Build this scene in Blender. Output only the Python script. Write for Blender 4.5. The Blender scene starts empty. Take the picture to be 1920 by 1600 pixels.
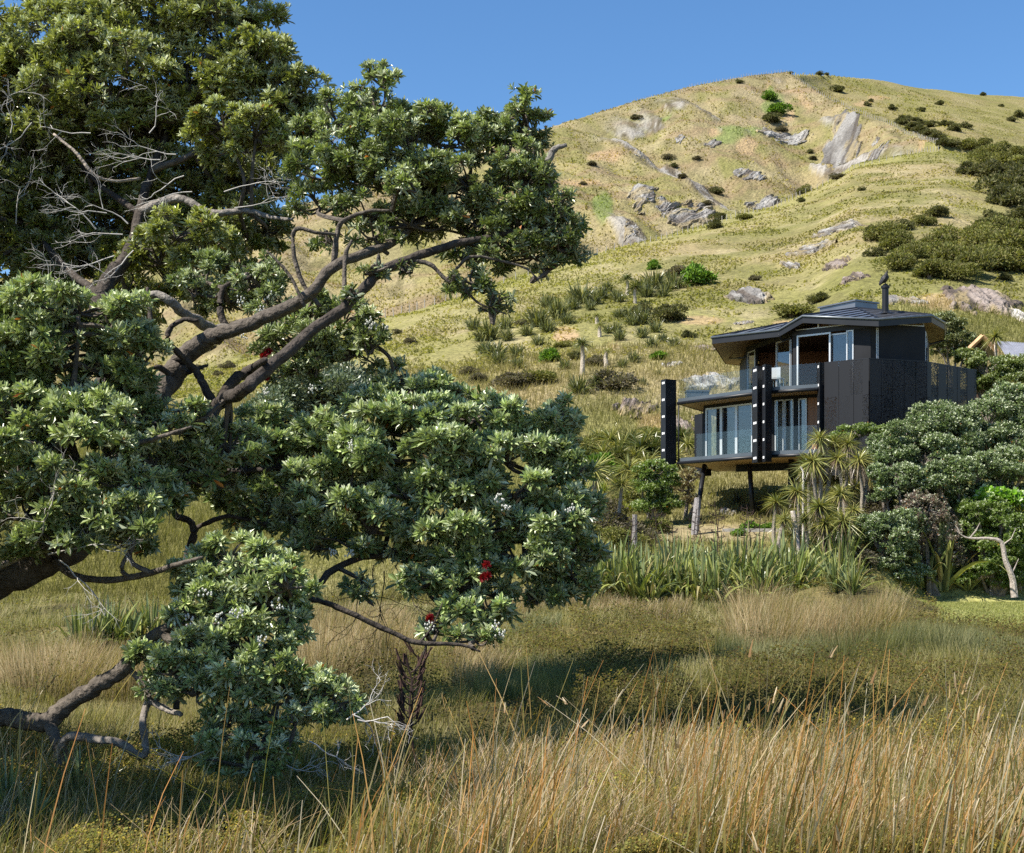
import bpy, math, random
import numpy as np
from mathutils import Vector

# ------------------------------------------------------------------ camera, sky, sun, exposure
SC = bpy.context.scene
COL = SC.collection
EYE, F, HOR = 1.7, 2600.0, 1040.0
cam = bpy.data.cameras.new("camera"); cam_o = bpy.data.objects.new("camera", cam); COL.objects.link(cam_o)
cam_o.location = (0, 0, EYE); cam_o.rotation_euler = (math.radians(90), 0, 0)
cam.sensor_width = 36; cam.lens = 36 * F / 1920; cam.shift_y = (HOR - 800) / 1920
cam.clip_start = 0.1; cam.clip_end = 5000
SC.camera = cam_o
SUN_EL, SUN_DIR = 50.0, (-0.893, -0.45)
sun_rot = math.atan2(SUN_DIR[0], SUN_DIR[1])
W = bpy.data.worlds.new("World"); SC.world = W; W.use_nodes = True
nt = W.node_tree; bg = nt.nodes["Background"]
sky = nt.nodes.new("ShaderNodeTexSky"); sky.sky_type = 'NISHITA'; sky.sun_disc = False
sky.sun_elevation = math.radians(SUN_EL); sky.sun_rotation = sun_rot
sky.altitude = 0; sky.air_density = 1.0; sky.dust_density = 0.15; sky.ozone_density = 5.0
hs = nt.nodes.new("ShaderNodeHueSaturation"); hs.inputs["Saturation"].default_value = 1.14; hs.inputs["Value"].default_value = 1.0
nt.links.new(sky.outputs[0], hs.inputs["Color"]); nt.links.new(hs.outputs[0], bg.inputs[0]); bg.inputs[1].default_value = 0.085
sl = bpy.data.lights.new("sun", 'SUN'); sl.energy = 5.0; sl.angle = math.radians(0.53); sl.color = (1, 0.94, 0.84)
so = bpy.data.objects.new("sun", sl); COL.objects.link(so)
ce = math.cos(math.radians(SUN_EL)); SUNV = np.array([SUN_DIR[0] * ce, SUN_DIR[1] * ce, math.sin(math.radians(SUN_EL))])
so.rotation_euler = Vector(SUNV).to_track_quat('Z', 'Y').to_euler()
SC.view_settings.view_transform = 'Standard'; SC.view_settings.look = 'None'
SC.view_settings.exposure = 1.06; SC.view_settings.gamma = 1
SC.render.engine = 'CYCLES'
SC.cycles.max_bounces = 6; SC.cycles.transparent_max_bounces = 12; SC.cycles.diffuse_bounces = 3
SC.cycles.glossy_bounces = 2; SC.cycles.transmission_bounces = 3
SC.cycles.use_denoising = False
SC.cycles.caustics_reflective = False; SC.cycles.caustics_refractive = False

rng = np.random.default_rng(7)
random.seed(7)

# ------------------------------------------------------------------ noise
def _h(ix, iy, s):
    n = (ix.astype(np.int64) * 374761393 + iy.astype(np.int64) * 668265263 + s * 974634777) & 0xffffffff
    n = ((n ^ (n >> 13)) * 1274126177) & 0xffffffff
    return ((n ^ (n >> 16)) & 0xffff) / 65535.0
def vn(x, y, s=0):
    x = np.asarray(x, float); y = np.asarray(y, float)
    ix = np.floor(x); iy = np.floor(y); fx = x - ix; fy = y - iy
    fx = fx * fx * (3 - 2 * fx); fy = fy * fy * (3 - 2 * fy)
    a = _h(ix, iy, s); b = _h(ix + 1, iy, s); c = _h(ix, iy + 1, s); d = _h(ix + 1, iy + 1, s)
    return (a * (1 - fx) + b * fx) * (1 - fy) + (c * (1 - fx) + d * fx) * fy
def fbm(x, y, o=4, s=0):
    v = 0; a = 0.5; t = 0
    for k in range(o):
        v = v + a * vn(x * 2 ** k + 17.3 * k, y * 2 ** k - 9.1 * k, s + k); t += a; a *= 0.5
    return v / t
def sst(a, b, x):
    t = np.clip((x - a) / (b - a), 0, 1); return t * t * (3 - 2 * t)

# ------------------------------------------------------------------ terrain
T_YC = ([-900, 0, 400, 690, 1100, 1300, 1530, 1767, 2600], [140, 150, 160, 170, 200, 225, 265, 300, 300])
T_PC = ([-900, 0, 400, 690, 850, 1000, 1100, 1200, 1300, 1450, 1530, 1600, 1700, 1767, 1920, 2600],
        [900, 790, 690, 603, 558, 510, 480, 455, 428, 385, 352, 312, 288, 278, 305, 420])
T_Y2 = ([-900, 0, 700, 1030, 1300, 1480, 1560, 1615, 1680, 1767, 2600], [290, 300, 330, 370, 410, 430, 396, 366, 337, 304, 304])
T_P2 = ([-900, 0, 300, 490, 790, 1030, 1100, 1200, 1300, 1400, 1480, 1510, 1560, 1615, 1680, 1767, 1920, 2600],
        [640, 520, 450, 405, 315, 234, 217, 191, 163, 145, 136, 158, 188, 211, 236, 276, 303, 418])
T_Y3 = ([-900, 1480, 1560, 1920, 2600], [460, 435, 490, 560, 600])
T_P3 = ([-900, 1480, 1560, 1660, 1760, 1850, 1920, 2600], [700, 136, 140, 155, 171, 178, 181, 300])
def I(t, p): return np.interp(p, t[0], t[1])
def base_z(x, y):
    ys = np.maximum(y, 30.0); p = 960 + F * x / ys
    yc = I(T_YC, p); zc = EYE + (HOR - I(T_PC, p)) / F * yc
    y2 = I(T_Y2, p); z2 = EYE + (HOR - I(T_P2, p)) / F * y2
    y3 = np.maximum(I(T_Y3, p), y2 + 3); z3 = EYE + (HOR - I(T_P3, p)) / F * y3
    w = 1 - sst(1560, 1770, p)
    wl = sst(1440, 1520, p)
    rt = sst(1640, 1740, p); bk = sst(1470, 1640, p)
    # knots of the profile along y
    ky = [46.0 + 3 * rt, 53.0 + 1 * rt, 60.0, np.full_like(p, 70.0), yc - 25, yc, yc + 10 + 20 * w, y2 - 14, y2, y2 + 14, y3, y3 + 250]
    z70 = 5.4 + 2.2 * 0
    zc25 = zc - 25 * (zc - z70) / (yc - 70) * 0.9
    g = zc - 7 * w + (1 - w) * 0.3 * (z2 - zc)
    kz = [np.full_like(p, 0.1), 2.1 + 1.9 * bk, 3.2 + 3.0 * bk, z70 + 2.2 * bk, zc25, zc, g, z2 - (0.25 * np.maximum(z2 - g, 0) * 14 / np.maximum(y2 - yc - 30, 14) + 3.5), z2,
          z2 - 3.5 * wl * sst(300, 330, y2) - (1 - wl) * 6, np.where(p > 1480, z3, z2 - 20), np.where(p > 1480, z3, z2) - 140]
    z = np.where(y < 46, 0.1 * sst(30, 46, y), 0.0)
    for k in range(len(ky) - 1):
        d = np.maximum(ky[k + 1] - ky[k], 1e-3)
        t = np.clip((y - ky[k]) / d, 0, 1)
        m = (y >= ky[k])
        z = np.where(m, kz[k] + (kz[k + 1] - kz[k]) * t, z)
    return z
def lawn_mask(x, y): return sst(10.0, 10.7, x - 0.18 * (y - 32) + 0.9 * (vn(x / 1.5, y / 2, 4) - 0.5)) * sst(30.5, 32, y) * (1 - sst(50, 54, y))
def rockm(x, y):
    p = 960 + F * x / np.maximum(y, 30.0); yc = I(T_YC, p); y2 = I(T_Y2, p)
    f = sst(6, 25, y - yc) * sst(8, 40, y2 - y) * sst(1090, 1180, p) * (1 - sst(1700, 1770, p))
    return f * sst(0.585, 0.65, fbm((x + 0.32 * y) / 8.0, (y - 0.3 * x) / 26.0, 5, 151) * 0.8 + 0.2 * fbm(x / 40, y / 45, 2, 157) + 0.04 * np.exp(-((p - 1280) / 110) ** 2) + 0.03 * np.exp(-((p - 1580) / 90) ** 2))
def H(x, y):
    x = np.asarray(x, float); y = np.asarray(y, float)
    ys = np.maximum(y, 30.0); p = 960 + F * x / ys
    z = base_z(x, y)
    yc = I(T_YC, p); y2 = I(T_Y2, p)
    marsh = 1 - sst(42, 50, y)
    lawn = lawn_mask(x, y)
    lowr = 1 - 0.85 * sst(6.2, 8.0, x - 0.22 * (y - 22)) * sst(20, 25, y)
    z = z + marsh * (1 - lawn) * lowr * (0.42 * np.maximum(fbm(x / 2.6, y / 3.4, 2, 3) - 0.42, 0) * 1.6 + 0.1 * (fbm(x / 0.7, y / 0.9, 2, 9) - 0.5))
    for (mp, my, mr, mh) in ((1430, 28, 1.8, .3), (1700, 22, 1.9, .3), (1010, 30, 1.6, .3), (1560, 27, 1.5, .28), (1180, 17, 1.3, .25), (1800, 18, 1.6, .25), (640, 22, 1.6, .3), (480, 30, 2, .35), (200, 26, 2, .35), (1590, 40, 2.2, .72), (1850, 24, 2.2, .12), (1140, 25, 1.6, .35), (1600, 15.5, 3.2, .22), (1250, 19, 1.8, .25), (1330, 14, 1.6, .22), (880, 20, 1.4, .2)):
        mx = (mp - 960) / F * my; z = z + mh * np.exp(-((x - mx) / mr) ** 2 - ((y - my) / (mr * 1.1)) ** 2) * (y < 50)
    hill = sst(60, 110, y)
    face = sst(0, 30, y - yc) * sst(-4, 40, y2 - y) * (p < 1790)
    z = z + hill * (1.6 * (fbm(x / 34, y / 40, 3, 21) - 0.5) * sst(0, 30, np.abs(y - yc) + 6) + 0.6 * (fbm(x / 9, y / 12, 3, 33) - 0.5))
    r = 1 - np.abs(2 * fbm((x + 0.5 * y) / 26, (y - 0.2 * x) / 60, 4, 51) - 1)
    z = z + face * (7.0 * (r - 0.72) + 3.0 * (fbm(x / 9, y / 14, 3, 61) - 0.5))
    rk = rockm(x, y); z = z + rk * (0.5 + 1.6 * (1 - np.abs(2 * fbm((x + 0.32 * y) / 3.5, (y - 0.3 * x) / 11, 4, 163) - 1)) - 0.9)
    terr = 1 - np.abs(2 * fbm(x / 60, z / 5.0, 2, 71) - 1)
    z = z + hill * 0.35 * (terr - 0.6)
    return z
def at(px, py, ymin=6.0, ymax=590.0):
    """the ground point seen at a photo position"""
    y = np.concatenate([np.arange(ymin, 60, 0.1), np.arange(60, ymax, 0.4)])
    x = (px - 960) / F * y
    d = H(x, y) - (EYE + (HOR - py) / F * y)
    k = np.argmax(d >= 0)
    if d[k] < 0: k = len(y) - 1
    return np.array([x[k], y[k], float(H(x[k:k + 1], y[k:k + 1])[0])])
def wp(px, py, Y): return np.array([(px - 960) / F * Y, Y, EYE + (HOR - py) / F * Y])

def mix(a, b, t):
    t = np.asarray(t)[..., None]; return np.asarray(a) * (1 - t) + np.asarray(b) * t
SLIPS = [(1492, 186, 30, 16, 430), (1512, 205, 18, 22, 420), (1480, 232, 10, 26, 400), (1400, 285, 18, 12, 380), (1340, 262, 14, 7, 390), (1655, 183, 30, 5, 470), (1620, 196, 18, 5, 440),
         (1740, 262, 22, 7, 300), (1060, 640, 22, 7, 100), (1370, 985, 110, 16, 56), (1240, 985, 60, 16, 56), (1615, 1030, 40, 10, 52), (1230, 800, 40, 30, 75), (1060, 632, 20, 10, 110), (1150, 660, 20, 10, 100),
         (1320, 600, 40, 8, 120), (1470, 605, 30, 6, 120), (1130, 300, 30, 6, 380), (1440, 180, 10, 20, 420), (1090, 350, 30, 6, 350), (1770, 560, 60, 14, 110)]
LUSH = [(1400, 257, 48, 10), (1452, 205, 22, 22), (1445, 182, 10, 14), (1365, 270, 30, 9), (1245, 225, 14, 5), (1130, 400, 18, 30)]
def gcol(x, y):
    """the ground's own colour (grass, straw, earth) at plan positions"""
    ys = np.maximum(y, 30.0); p = 960 + F * x / ys
    yc = I(T_YC, p); y2 = I(T_Y2, p)
    z = base_z(x, y); q = HOR - (z - EYE) / ys * F
    green = (0.205, 0.190, 0.072); tan = (0.25, 0.205, 0.105); straw = (0.30, 0.255, 0.145); olive = (0.15, 0.145, 0.048); earth = (0.36, 0.25, 0.145)
    n1 = fbm(x / 22, y / 30, 4, 81); n2 = fbm(x / 5, y / 9, 4, 91); n3 = fbm(x / 55, y / 60, 3, 14)
    face = sst(0, 12, y - yc) * sst(-4, 6, y2 - y) * (p < 1790)
    right = (p > 1480) * sst(0, 4, y - y2)
    c = mix(green, tan, np.clip(sst(0.36, 0.62, n1 * 0.6 + n3 * 0.4 + 0.11 * face - 0.03), 0, 1))
    c = mix(c, straw, 0.65 * sst(0.5, 0.68, n2))
    c = mix(c, olive, 0.8 * sst(0.50, 0.66, fbm(x / 9, y / 14, 5, 101)))
    c = mix(c, (0.17, 0.155, 0.05), 0.45 * right)
    c = mix(c, (0.215, 0.175, 0.105), face * 0.5 * sst(0.46, 0.62, fbm(x / 6, (y + x) / 20, 4, 113)))
    trk = fbm(x / 30 + z * 0.05, z * 0.55 + 0.02 * y, 4, 131); c = mix(c, (0.20, 0.145, 0.085), sst(0.52, 0.68, trk) * (0.25 + 0.45 * face) * sst(70, 110, y))
    c = mix(c, (0.12, 0.105, 0.05), 0.6 * sst(0.60, 0.72, fbm(x / 3.5, y / 6, 4, 137)) * (0.5 + 0.5 * face) * sst(70, 110, y))
    # the crest of the near spur is grazed greener
    c = mix(c, (0.235, 0.222, 0.078), 0.6 * sst(-45, -6, y - yc) * (1 - sst(0, 4, y - yc)) * (1 - sst(1790, 1860, p)) * sst(0.3, 0.55, n3 + 0.2))
    for (a, b, ra, rb, yy) in SLIPS:
        d = ((p - a) / ra) ** 2 + ((q - b) / rb) ** 2
        c = mix(c, earth, 0.62 * (1 - sst(0.3, 1.2, d + 1.9 * (n2 - 0.5) * 2)) * (np.abs(y - yy) < 0.5 * yy))
    for (a, b, ra, rb) in LUSH:
        d = ((p - a) / ra) ** 2 + ((q - b) / rb) ** 2
        c = mix(c, (0.13, 0.18, 0.05), 0.7 * (1 - sst(0.4, 1.4, d + 1.2 * (n2 - 0.5) * 2)) * (y > 250))
    rk = rockm(x, y); rs = fbm((x + 0.32 * y) / 1.6, (y - 0.3 * x) / 5, 4, 167); c = mix(c, mix((0.085, 0.07, 0.055), (0.29, 0.275, 0.255), sst(0.36, 0.58, rs)), 0.9 * rk)
    c = mix(c, mix((0.36, 0.26, 0.185), (0.44, 0.33, 0.24), n2), 0.9 * np.exp(-((p - 1345) / 125.0) ** 4) * sst(53.2, 54.2, y + 1.2 * (n2 - .5)) * (1 - sst(57.6, 59, y + 2 * (n2 - .5))))
    # hill foot and marsh
    foot = (1 - sst(60, 95, y)); c = mix(c, mix((0.19, 0.17, 0.05), (0.14, 0.145, 0.045), n2), 0.5 * foot)
    m = 1 - sst(42, 49, y)
    mc = mix((0.06, 0.052, 0.022), (0.14, 0.115, 0.045), sst(0.35, 0.65, fbm(x / 1.6, y / 2.4, 4, 7)))
    c = mix(c, mc, m)
    c = mix(c, (0.135, 0.125, 0.038), 0.8 * sst(37, 41, y) * (1 - sst(58, 64, y)) * sst(-0.02, -0.10, x / ys + 0.12) * (x < -2))
    lawn = lawn_mask(x, y)
    c = mix(c, mix((0.23, 0.235, 0.075), (0.30, 0.285, 0.11), n2), lawn)
    return np.clip(c, 0, 1)

# ------------------------------------------------------------------ mesh helpers
def link(o, parent=None):
    COL.objects.link(o)
    if parent is not None: o.parent = parent
    return o
def mesh(name, V, Q=None, T=None, col=None, smooth=False):
    me = bpy.data.meshes.new(name)
    V = np.asarray(V, np.float32); parts = []; starts = []; n = 0
    for A, k in ((Q, 4), (T, 3)):
        if A is not None and len(A):
            A = np.asarray(A, np.int32); parts.append(A.ravel()); starts.append(n + np.arange(len(A)) * k); n += A.size
    L = np.concatenate(parts); S = np.concatenate(starts).astype(np.int32)
    me.vertices.add(len(V)); me.vertices.foreach_set('co', V.ravel())
    me.loops.add(len(L)); me.loops.foreach_set('vertex_index', L)
    me.polygons.add(len(S)); me.polygons.foreach_set('loop_start', S)
    me.polygons.foreach_set('use_smooth', np.full(len(S), bool(smooth)))
    me.update(calc_edges=True)
    if col is not None:
        a = me.attributes.new("col", 'FLOAT_COLOR', 'POINT')
        c = np.ones((len(V), 4), np.float32); c[:, :col.shape[1]] = col; a.data.foreach_set('color', c.ravel())
    return me
class Acc:
    def __init__(s): s.V = []; s.Q = []; s.T = []; s.C = []; s.n = 0
    def add(s, V, Q=None, T=None, C=(1, 1, 1)):
        V = np.asarray(V, float); s.V.append(V)
        if Q is not None and len(Q): s.Q.append(np.asarray(Q, np.int64) + s.n)
        if T is not None and len(T): s.T.append(np.asarray(T, np.int64) + s.n)
        C = np.asarray(C, float); s.C.append(np.broadcast_to(C, (len(V), C.shape[-1])) if C.ndim == 1 else C)
        s.n += len(V); return s
    def mesh(s, name, smooth=False):
        return mesh(name, np.concatenate(s.V), np.concatenate(s.Q) if s.Q else None, np.concatenate(s.T) if s.T else None, np.concatenate(s.C), smooth)
    def obj(s, name, mat, parent=None, smooth=False):
        me = s.mesh(name, smooth); me.materials.append(mat); o = bpy.data.objects.new(name, me); return link(o, parent)
def tag(o, label=None, cat=None, group=None, kind=None):
    if label: o["label"] = label
    if cat: o["category"] = cat
    if group: o["group"] = group
    if kind: o["kind"] = kind
    return o
def empty(name, loc, label=None, cat=None, group=None):
    o = bpy.data.objects.new(name, None); o.location = [float(v) for v in loc]; o.empty_display_size = 0.2
    link(o); tag(o, label, cat, group); return o
def part(name, me, mat, parent):
    if not me.materials: me.materials.append(mat)
    return link(bpy.data.objects.new(name, me), parent)
def norm(v): return v / np.maximum(np.linalg.norm(v, axis=-1, keepdims=True), 1e-9)
def catmull(P, R, n=5):
    P = np.asarray(P, float); R = np.asarray(R, float)
    if len(P) < 3: return P, R
    A = np.vstack([2 * P[0] - P[1], P, 2 * P[-1] - P[-2]]); out = []; ro = []
    for i in range(len(P) - 1):
        p0, p1, p2, p3 = A[i:i + 4]
        for t in np.linspace(0, 1, n, endpoint=False):
            out.append(0.5 * (2 * p1 + (p2 - p0) * t + (2 * p0 - 5 * p1 + 4 * p2 - p3) * t * t + (3 * p1 - p0 - 3 * p2 + p3) * t ** 3))
            ro.append(R[i] * (1 - t) + R[i + 1] * t)
    out.append(P[-1]); ro.append(R[-1]); return np.array(out), np.array(ro)
def tube(acc, P, R, sides=6, C=(1, 1, 1), rough=0.0, cap=True):
    P = np.asarray(P, float); R = np.asarray(R, float); n = len(P)
    D = norm(np.gradient(P, axis=0)); ref = np.array([0, 0, 1.0])
    if abs(D.mean(0)[2]) > 0.8: ref = np.array([1.0, 0, 0])
    X = norm(np.cross(D, ref)); Y = np.cross(D, X)
    a = np.arange(sides) * 2 * math.pi / sides
    rr = R[:, None] * (1 + rough * (rng.random((n, sides)) - 0.5) * 2)
    V = P[:, None] + rr[..., None] * (np.cos(a)[None, :, None] * X[:, None] + np.sin(a)[None, :, None] * Y[:, None])
    i = np.arange(n - 1)[:, None] * sides; j = np.arange(sides)[None]; k = (j + 1) % sides
    Q = np.stack([i + j, i + k, i + sides + k, i + sides + j], -1).reshape(-1, 4); V = V.reshape(-1, 3); T = None
    if cap:
        V = np.vstack([V, P[:1], P[-1:]]); m = n * sides; jj = np.arange(sides); kk = (jj + 1) % sides
        T = np.vstack([np.stack([kk, jj, np.full(sides, m)], -1), np.stack([(n - 1) * sides + jj, (n - 1) * sides + kk, np.full(sides, m + 1)], -1)])
    acc.add(V, Q, T, C)
def box(acc, lo, hi, C=(1, 1, 1)):
    x0, y0, z0 = lo; x1, y1, z1 = hi
    V = [(x0, y0, z0), (x1, y0, z0), (x1, y1, z0), (x0, y1, z0), (x0, y0, z1), (x1, y0, z1), (x1, y1, z1), (x0, y1, z1)]
    acc.add(V, [(0, 3, 2, 1), (4, 5, 6, 7), (0, 1, 5, 4), (1, 2, 6, 5), (2, 3, 7, 6), (3, 0, 4, 7)], None, C)
def prism(acc, poly, z0, z1, C=(1, 1, 1)):
    """vertical prism over a plan polygon (counter-clockwise); z0/z1 may be lists"""
    n = len(poly); z0 = np.broadcast_to(z0, n); z1 = np.broadcast_to(z1, n); c = np.mean(np.asarray(poly, float), 0)
    V = [(p[0], p[1], z) for p, z in zip(poly, z0)] + [(p[0], p[1], z) for p, z in zip(poly, z1)] + [(c[0], c[1], z0.mean()), (c[0], c[1], z1.mean())]
    Q = [(i, (i + 1) % n, n + (i + 1) % n, n + i) for i in range(n)]
    T = [((i + 1) % n, i, 2 * n) for i in range(n)] + [(n + i, n + (i + 1) % n, 2 * n + 1) for i in range(n)]
    acc.add(V, Q, T, C)
def wall(acc, a, b, z0, z1, th=0.1, off=0.0, C=(1, 1, 1)):
    """upright slab between plan points a and b (its outer side on the right of a->b), pushed outwards by off"""
    a = np.asarray(a, float); b = np.asarray(b, float); d = b - a; L = np.linalg.norm(d); d = d / L; n = np.array([d[1], -d[0]])
    o = n * off; i = n * (off - th)
    prism(acc, [a + o, b + o, b + i, a + i], z0, z1, C)
def ribbons(base, hgt, lean, curve, wid, yaw, c0, c1, nseg=3, tip=0.15):
    """N grass blades as tapered ribbons; lean (N,2) horizontal drift per height, curve >1 bends at the tip"""
    N = len(base); t = np.linspace(0, 1, nseg + 1)
    hx = hgt[:, None] * t[None]
    drift = hgt[:, None, None] * lean[:, None, :] * (t[None, :, None] ** curve[:, None, None])
    P = np.empty((N, nseg + 1, 3)); P[..., :2] = base[:, None, :2] + drift; P[..., 2] = base[:, 2:3] + hx * np.sqrt(np.maximum(1 - 0.35 * (lean ** 2).sum(1), 0.2))[:, None]
    w = wid[:, None] * (1 - (1 - tip) * t[None] ** 1.5) * 0.5
    s = np.stack([np.cos(yaw), np.sin(yaw), np.zeros(N)], -1)
    V = np.stack([P - s[:, None] * w[..., None], P + s[:, None] * w[..., None]], 2)      # N, k, 2, 3
    Cc = c0[:, None, :] * (1 - t[None, :, None]) + c1[:, None, :] * t[None, :, None]
    Cc = np.repeat(Cc[:, :, None, :], 2, 2)
    k = nseg + 1; b = (np.arange(N) * k * 2)[:, None] + (np.arange(nseg) * 2)[None]
    Q = np.stack([b, b + 1, b + 3, b + 2], -1).reshape(-1, 4)
    return V.reshape(-1, 3), Q, Cc.reshape(-1, 3)
LEAF_V = np.array([(0, 0, 0), (-0.34, 0.32, 0.09), (-0.46, 0.74, 0.08), (0, 1, -0.04), (0.46, 0.74, 0.08), (0.34, 0.32, 0.09), ])
LEAF_Q = np.array([(0, 3, 2, 1), (0, 5, 4, 3)])
LEAF_Q2 = np.array([(0, 5, 4, 3), (0, 3, 2, 1)])
def leaves(pos, direc, up, length, width, col):
    """bake N leaves: template scaled by length along direc, its upper side towards up"""
    Y = norm(direc); X = norm(np.cross(Y, up)); Z = np.cross(X, Y); N = len(pos)
    V = pos[:, None] + LEAF_V[None, :, :1] * (X * width[:, None])[:, None] + LEAF_V[None, :, 1:2] * (Y * length[:, None])[:, None] + LEAF_V[None, :, 2:] * (Z * length[:, None])[:, None]
    Q = (np.arange(N) * 6)[:, None, None] + LEAF_Q2[None]
    return V.reshape(-1, 3), Q.reshape(-1, 4), np.repeat(col, 6, 0)
def sph(n, zmin=-1.0):
    z = rng.uniform(zmin, 1, n); a = rng.uniform(0, 2 * math.pi, n); r = np.sqrt(1 - z * z)
    return np.stack([r * np.cos(a), r * np.sin(a), z], -1)
def rosettes(C, A, size, nl, tint, inner, outer, wr=0.34):
    """whorls of leaves: C centres, A axes, size leaf length, tint (N,) 0..1 brightness"""
    N = len(C); ref = np.where(np.abs(A[:, 2:3]) > 0.9, np.array([[1.0, 0, 0]]), np.array([[0, 0, 1.0]]))
    U = norm(np.cross(A, ref)); Wv = np.cross(A, U)
    k = np.arange(nl); az = k * 2.39996 + rng.uniform(0, 6.28, (N, 1)) + rng.normal(0, 0.25, (N, nl))
    f = (k + 0.5) / nl
    pol = np.radians(12 + 76 * f[None] ** 0.9 + rng.normal(0, 10, (N, nl)))
    rad = np.cos(az)[..., None] * U[:, None] + np.sin(az)[..., None] * Wv[:, None]
    D = np.cos(pol)[..., None] * A[:, None] + np.sin(pol)[..., None] * rad
    UP = np.sin(pol)[..., None] * A[:, None] - np.cos(pol)[..., None] * rad + rng.normal(0, 0.34, (N, nl, 3))
    ln = size[:, None] * (0.62 + 0.42 * f[None]) * rng.uniform(0.6, 1.2, (N, nl))
    pos = C[:, None] - A[:, None] * (f[None, :, None] * size[:, None, None] * 0.45)
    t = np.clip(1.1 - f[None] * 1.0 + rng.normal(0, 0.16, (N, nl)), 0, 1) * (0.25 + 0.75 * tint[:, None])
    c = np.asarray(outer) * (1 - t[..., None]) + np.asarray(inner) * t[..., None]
    c = c * rng.uniform(0.85, 1.5, (N, nl, 1))
    new = rng.random((N, 1)) < 0.42 * tint[:, None]; nw_ = new & (f[None] < 0.6); c = np.where(nw_[..., None], c * 0.35 + np.array((0.60, 0.63, 0.48)) * 0.75, c)
    odd = rng.random((N, nl)) < 0.003; c[odd] = (0.45, 0.17, 0.03)
    return leaves(pos.reshape(-1, 3), D.reshape(-1, 3), UP.reshape(-1, 3), ln.ravel(), (ln * wr * rng.uniform(0.85, 1.15, (N, nl))).ravel(), np.clip(c.reshape(-1, 3), 0, 1))

# ------------------------------------------------------------------ materials
def newmat(name):
    m = bpy.data.materials.new(name); m.use_nodes = True; t = m.node_tree; return m, t, t.nodes["Principled BSDF"]
def noise_bump(t, p, scale, strength, dist=0.02, detail=6):
    n = t.nodes.new("ShaderNodeTexNoise"); n.inputs["Scale"].default_value = scale; n.inputs["Detail"].default_value = detail
    g = t.nodes.new("ShaderNodeNewGeometry"); t.links.new(g.outputs["Position"], n.inputs["Vector"])
    b = t.nodes.new("ShaderNodeBump"); b.inputs["Strength"].default_value = strength; b.inputs["Distance"].default_value = dist
    t.links.new(n.outputs["Fac"], b.inputs["Height"]); t.links.new(b.outputs[0], p.inputs["Normal"]); return n
def mat_col(name, rough=0.6, spec=0.3, var=0.0, vscale=3.0, bump=None):
    m, t, p = newmat(name); a = t.nodes.new("ShaderNodeAttribute"); a.attribute_name = "col"; out = a.outputs["Color"]
    if var:
        n = t.nodes.new("ShaderNodeTexNoise"); n.inputs["Scale"].default_value = vscale; n.inputs["Detail"].default_value = 8; n.inputs["Roughness"].default_value = 0.7
        g = t.nodes.new("ShaderNodeNewGeometry"); t.links.new(g.outputs["Position"], n.inputs["Vector"])
        r = t.nodes.new("ShaderNodeMapRange"); r.inputs[1].default_value = 0.3; r.inputs[2].default_value = 0.7; r.inputs[3].default_value = 1 - var; r.inputs[4].default_value = 1 + var
        t.links.new(n.outputs["Fac"], r.inputs[0])
        x = t.nodes.new("ShaderNodeVectorMath"); x.operation = 'SCALE'; t.links.new(out, x.inputs[0]); t.links.new(r.outputs[0], x.inputs["Scale"]); out = x.outputs[0]
    t.links.new(out, p.inputs["Base Color"]); p.inputs["Roughness"].default_value = rough; p.inputs["Specular IOR Level"].default_value = spec
    if bump: noise_bump(t, p, *bump)
    return m
def mat_plain(name, c, rough=0.5, spec=0.5, metal=0.0, var=0.12, vscale=2.0, bump=None):
    m, t, p = newmat(name)
    n = t.nodes.new("ShaderNodeTexNoise"); n.inputs["Scale"].default_value = vscale; n.inputs["Detail"].default_value = 6
    g = t.nodes.new("ShaderNodeNewGeometry"); t.links.new(g.outputs["Position"], n.inputs["Vector"])
    r = t.nodes.new("ShaderNodeValToRGB"); r.color_ramp.elements[0].color = [v * (1 - var) for v in c] + [1]; r.color_ramp.elements[1].color = [min(1, v * (1 + var)) for v in c] + [1]
    r.color_ramp.elements[0].position = 0.35; r.color_ramp.elements[1].position = 0.65
    t.links.new(n.outputs["Fac"], r.inputs[0]); t.links.new(r.outputs[0], p.inputs["Base Color"])
    p.inputs["Roughness"].default_value = rough; p.inputs["Specular IOR Level"].default_value = spec; p.inputs["Metallic"].default_value = metal
    if bump: noise_bump(t, p, *bump)
    return m
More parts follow.
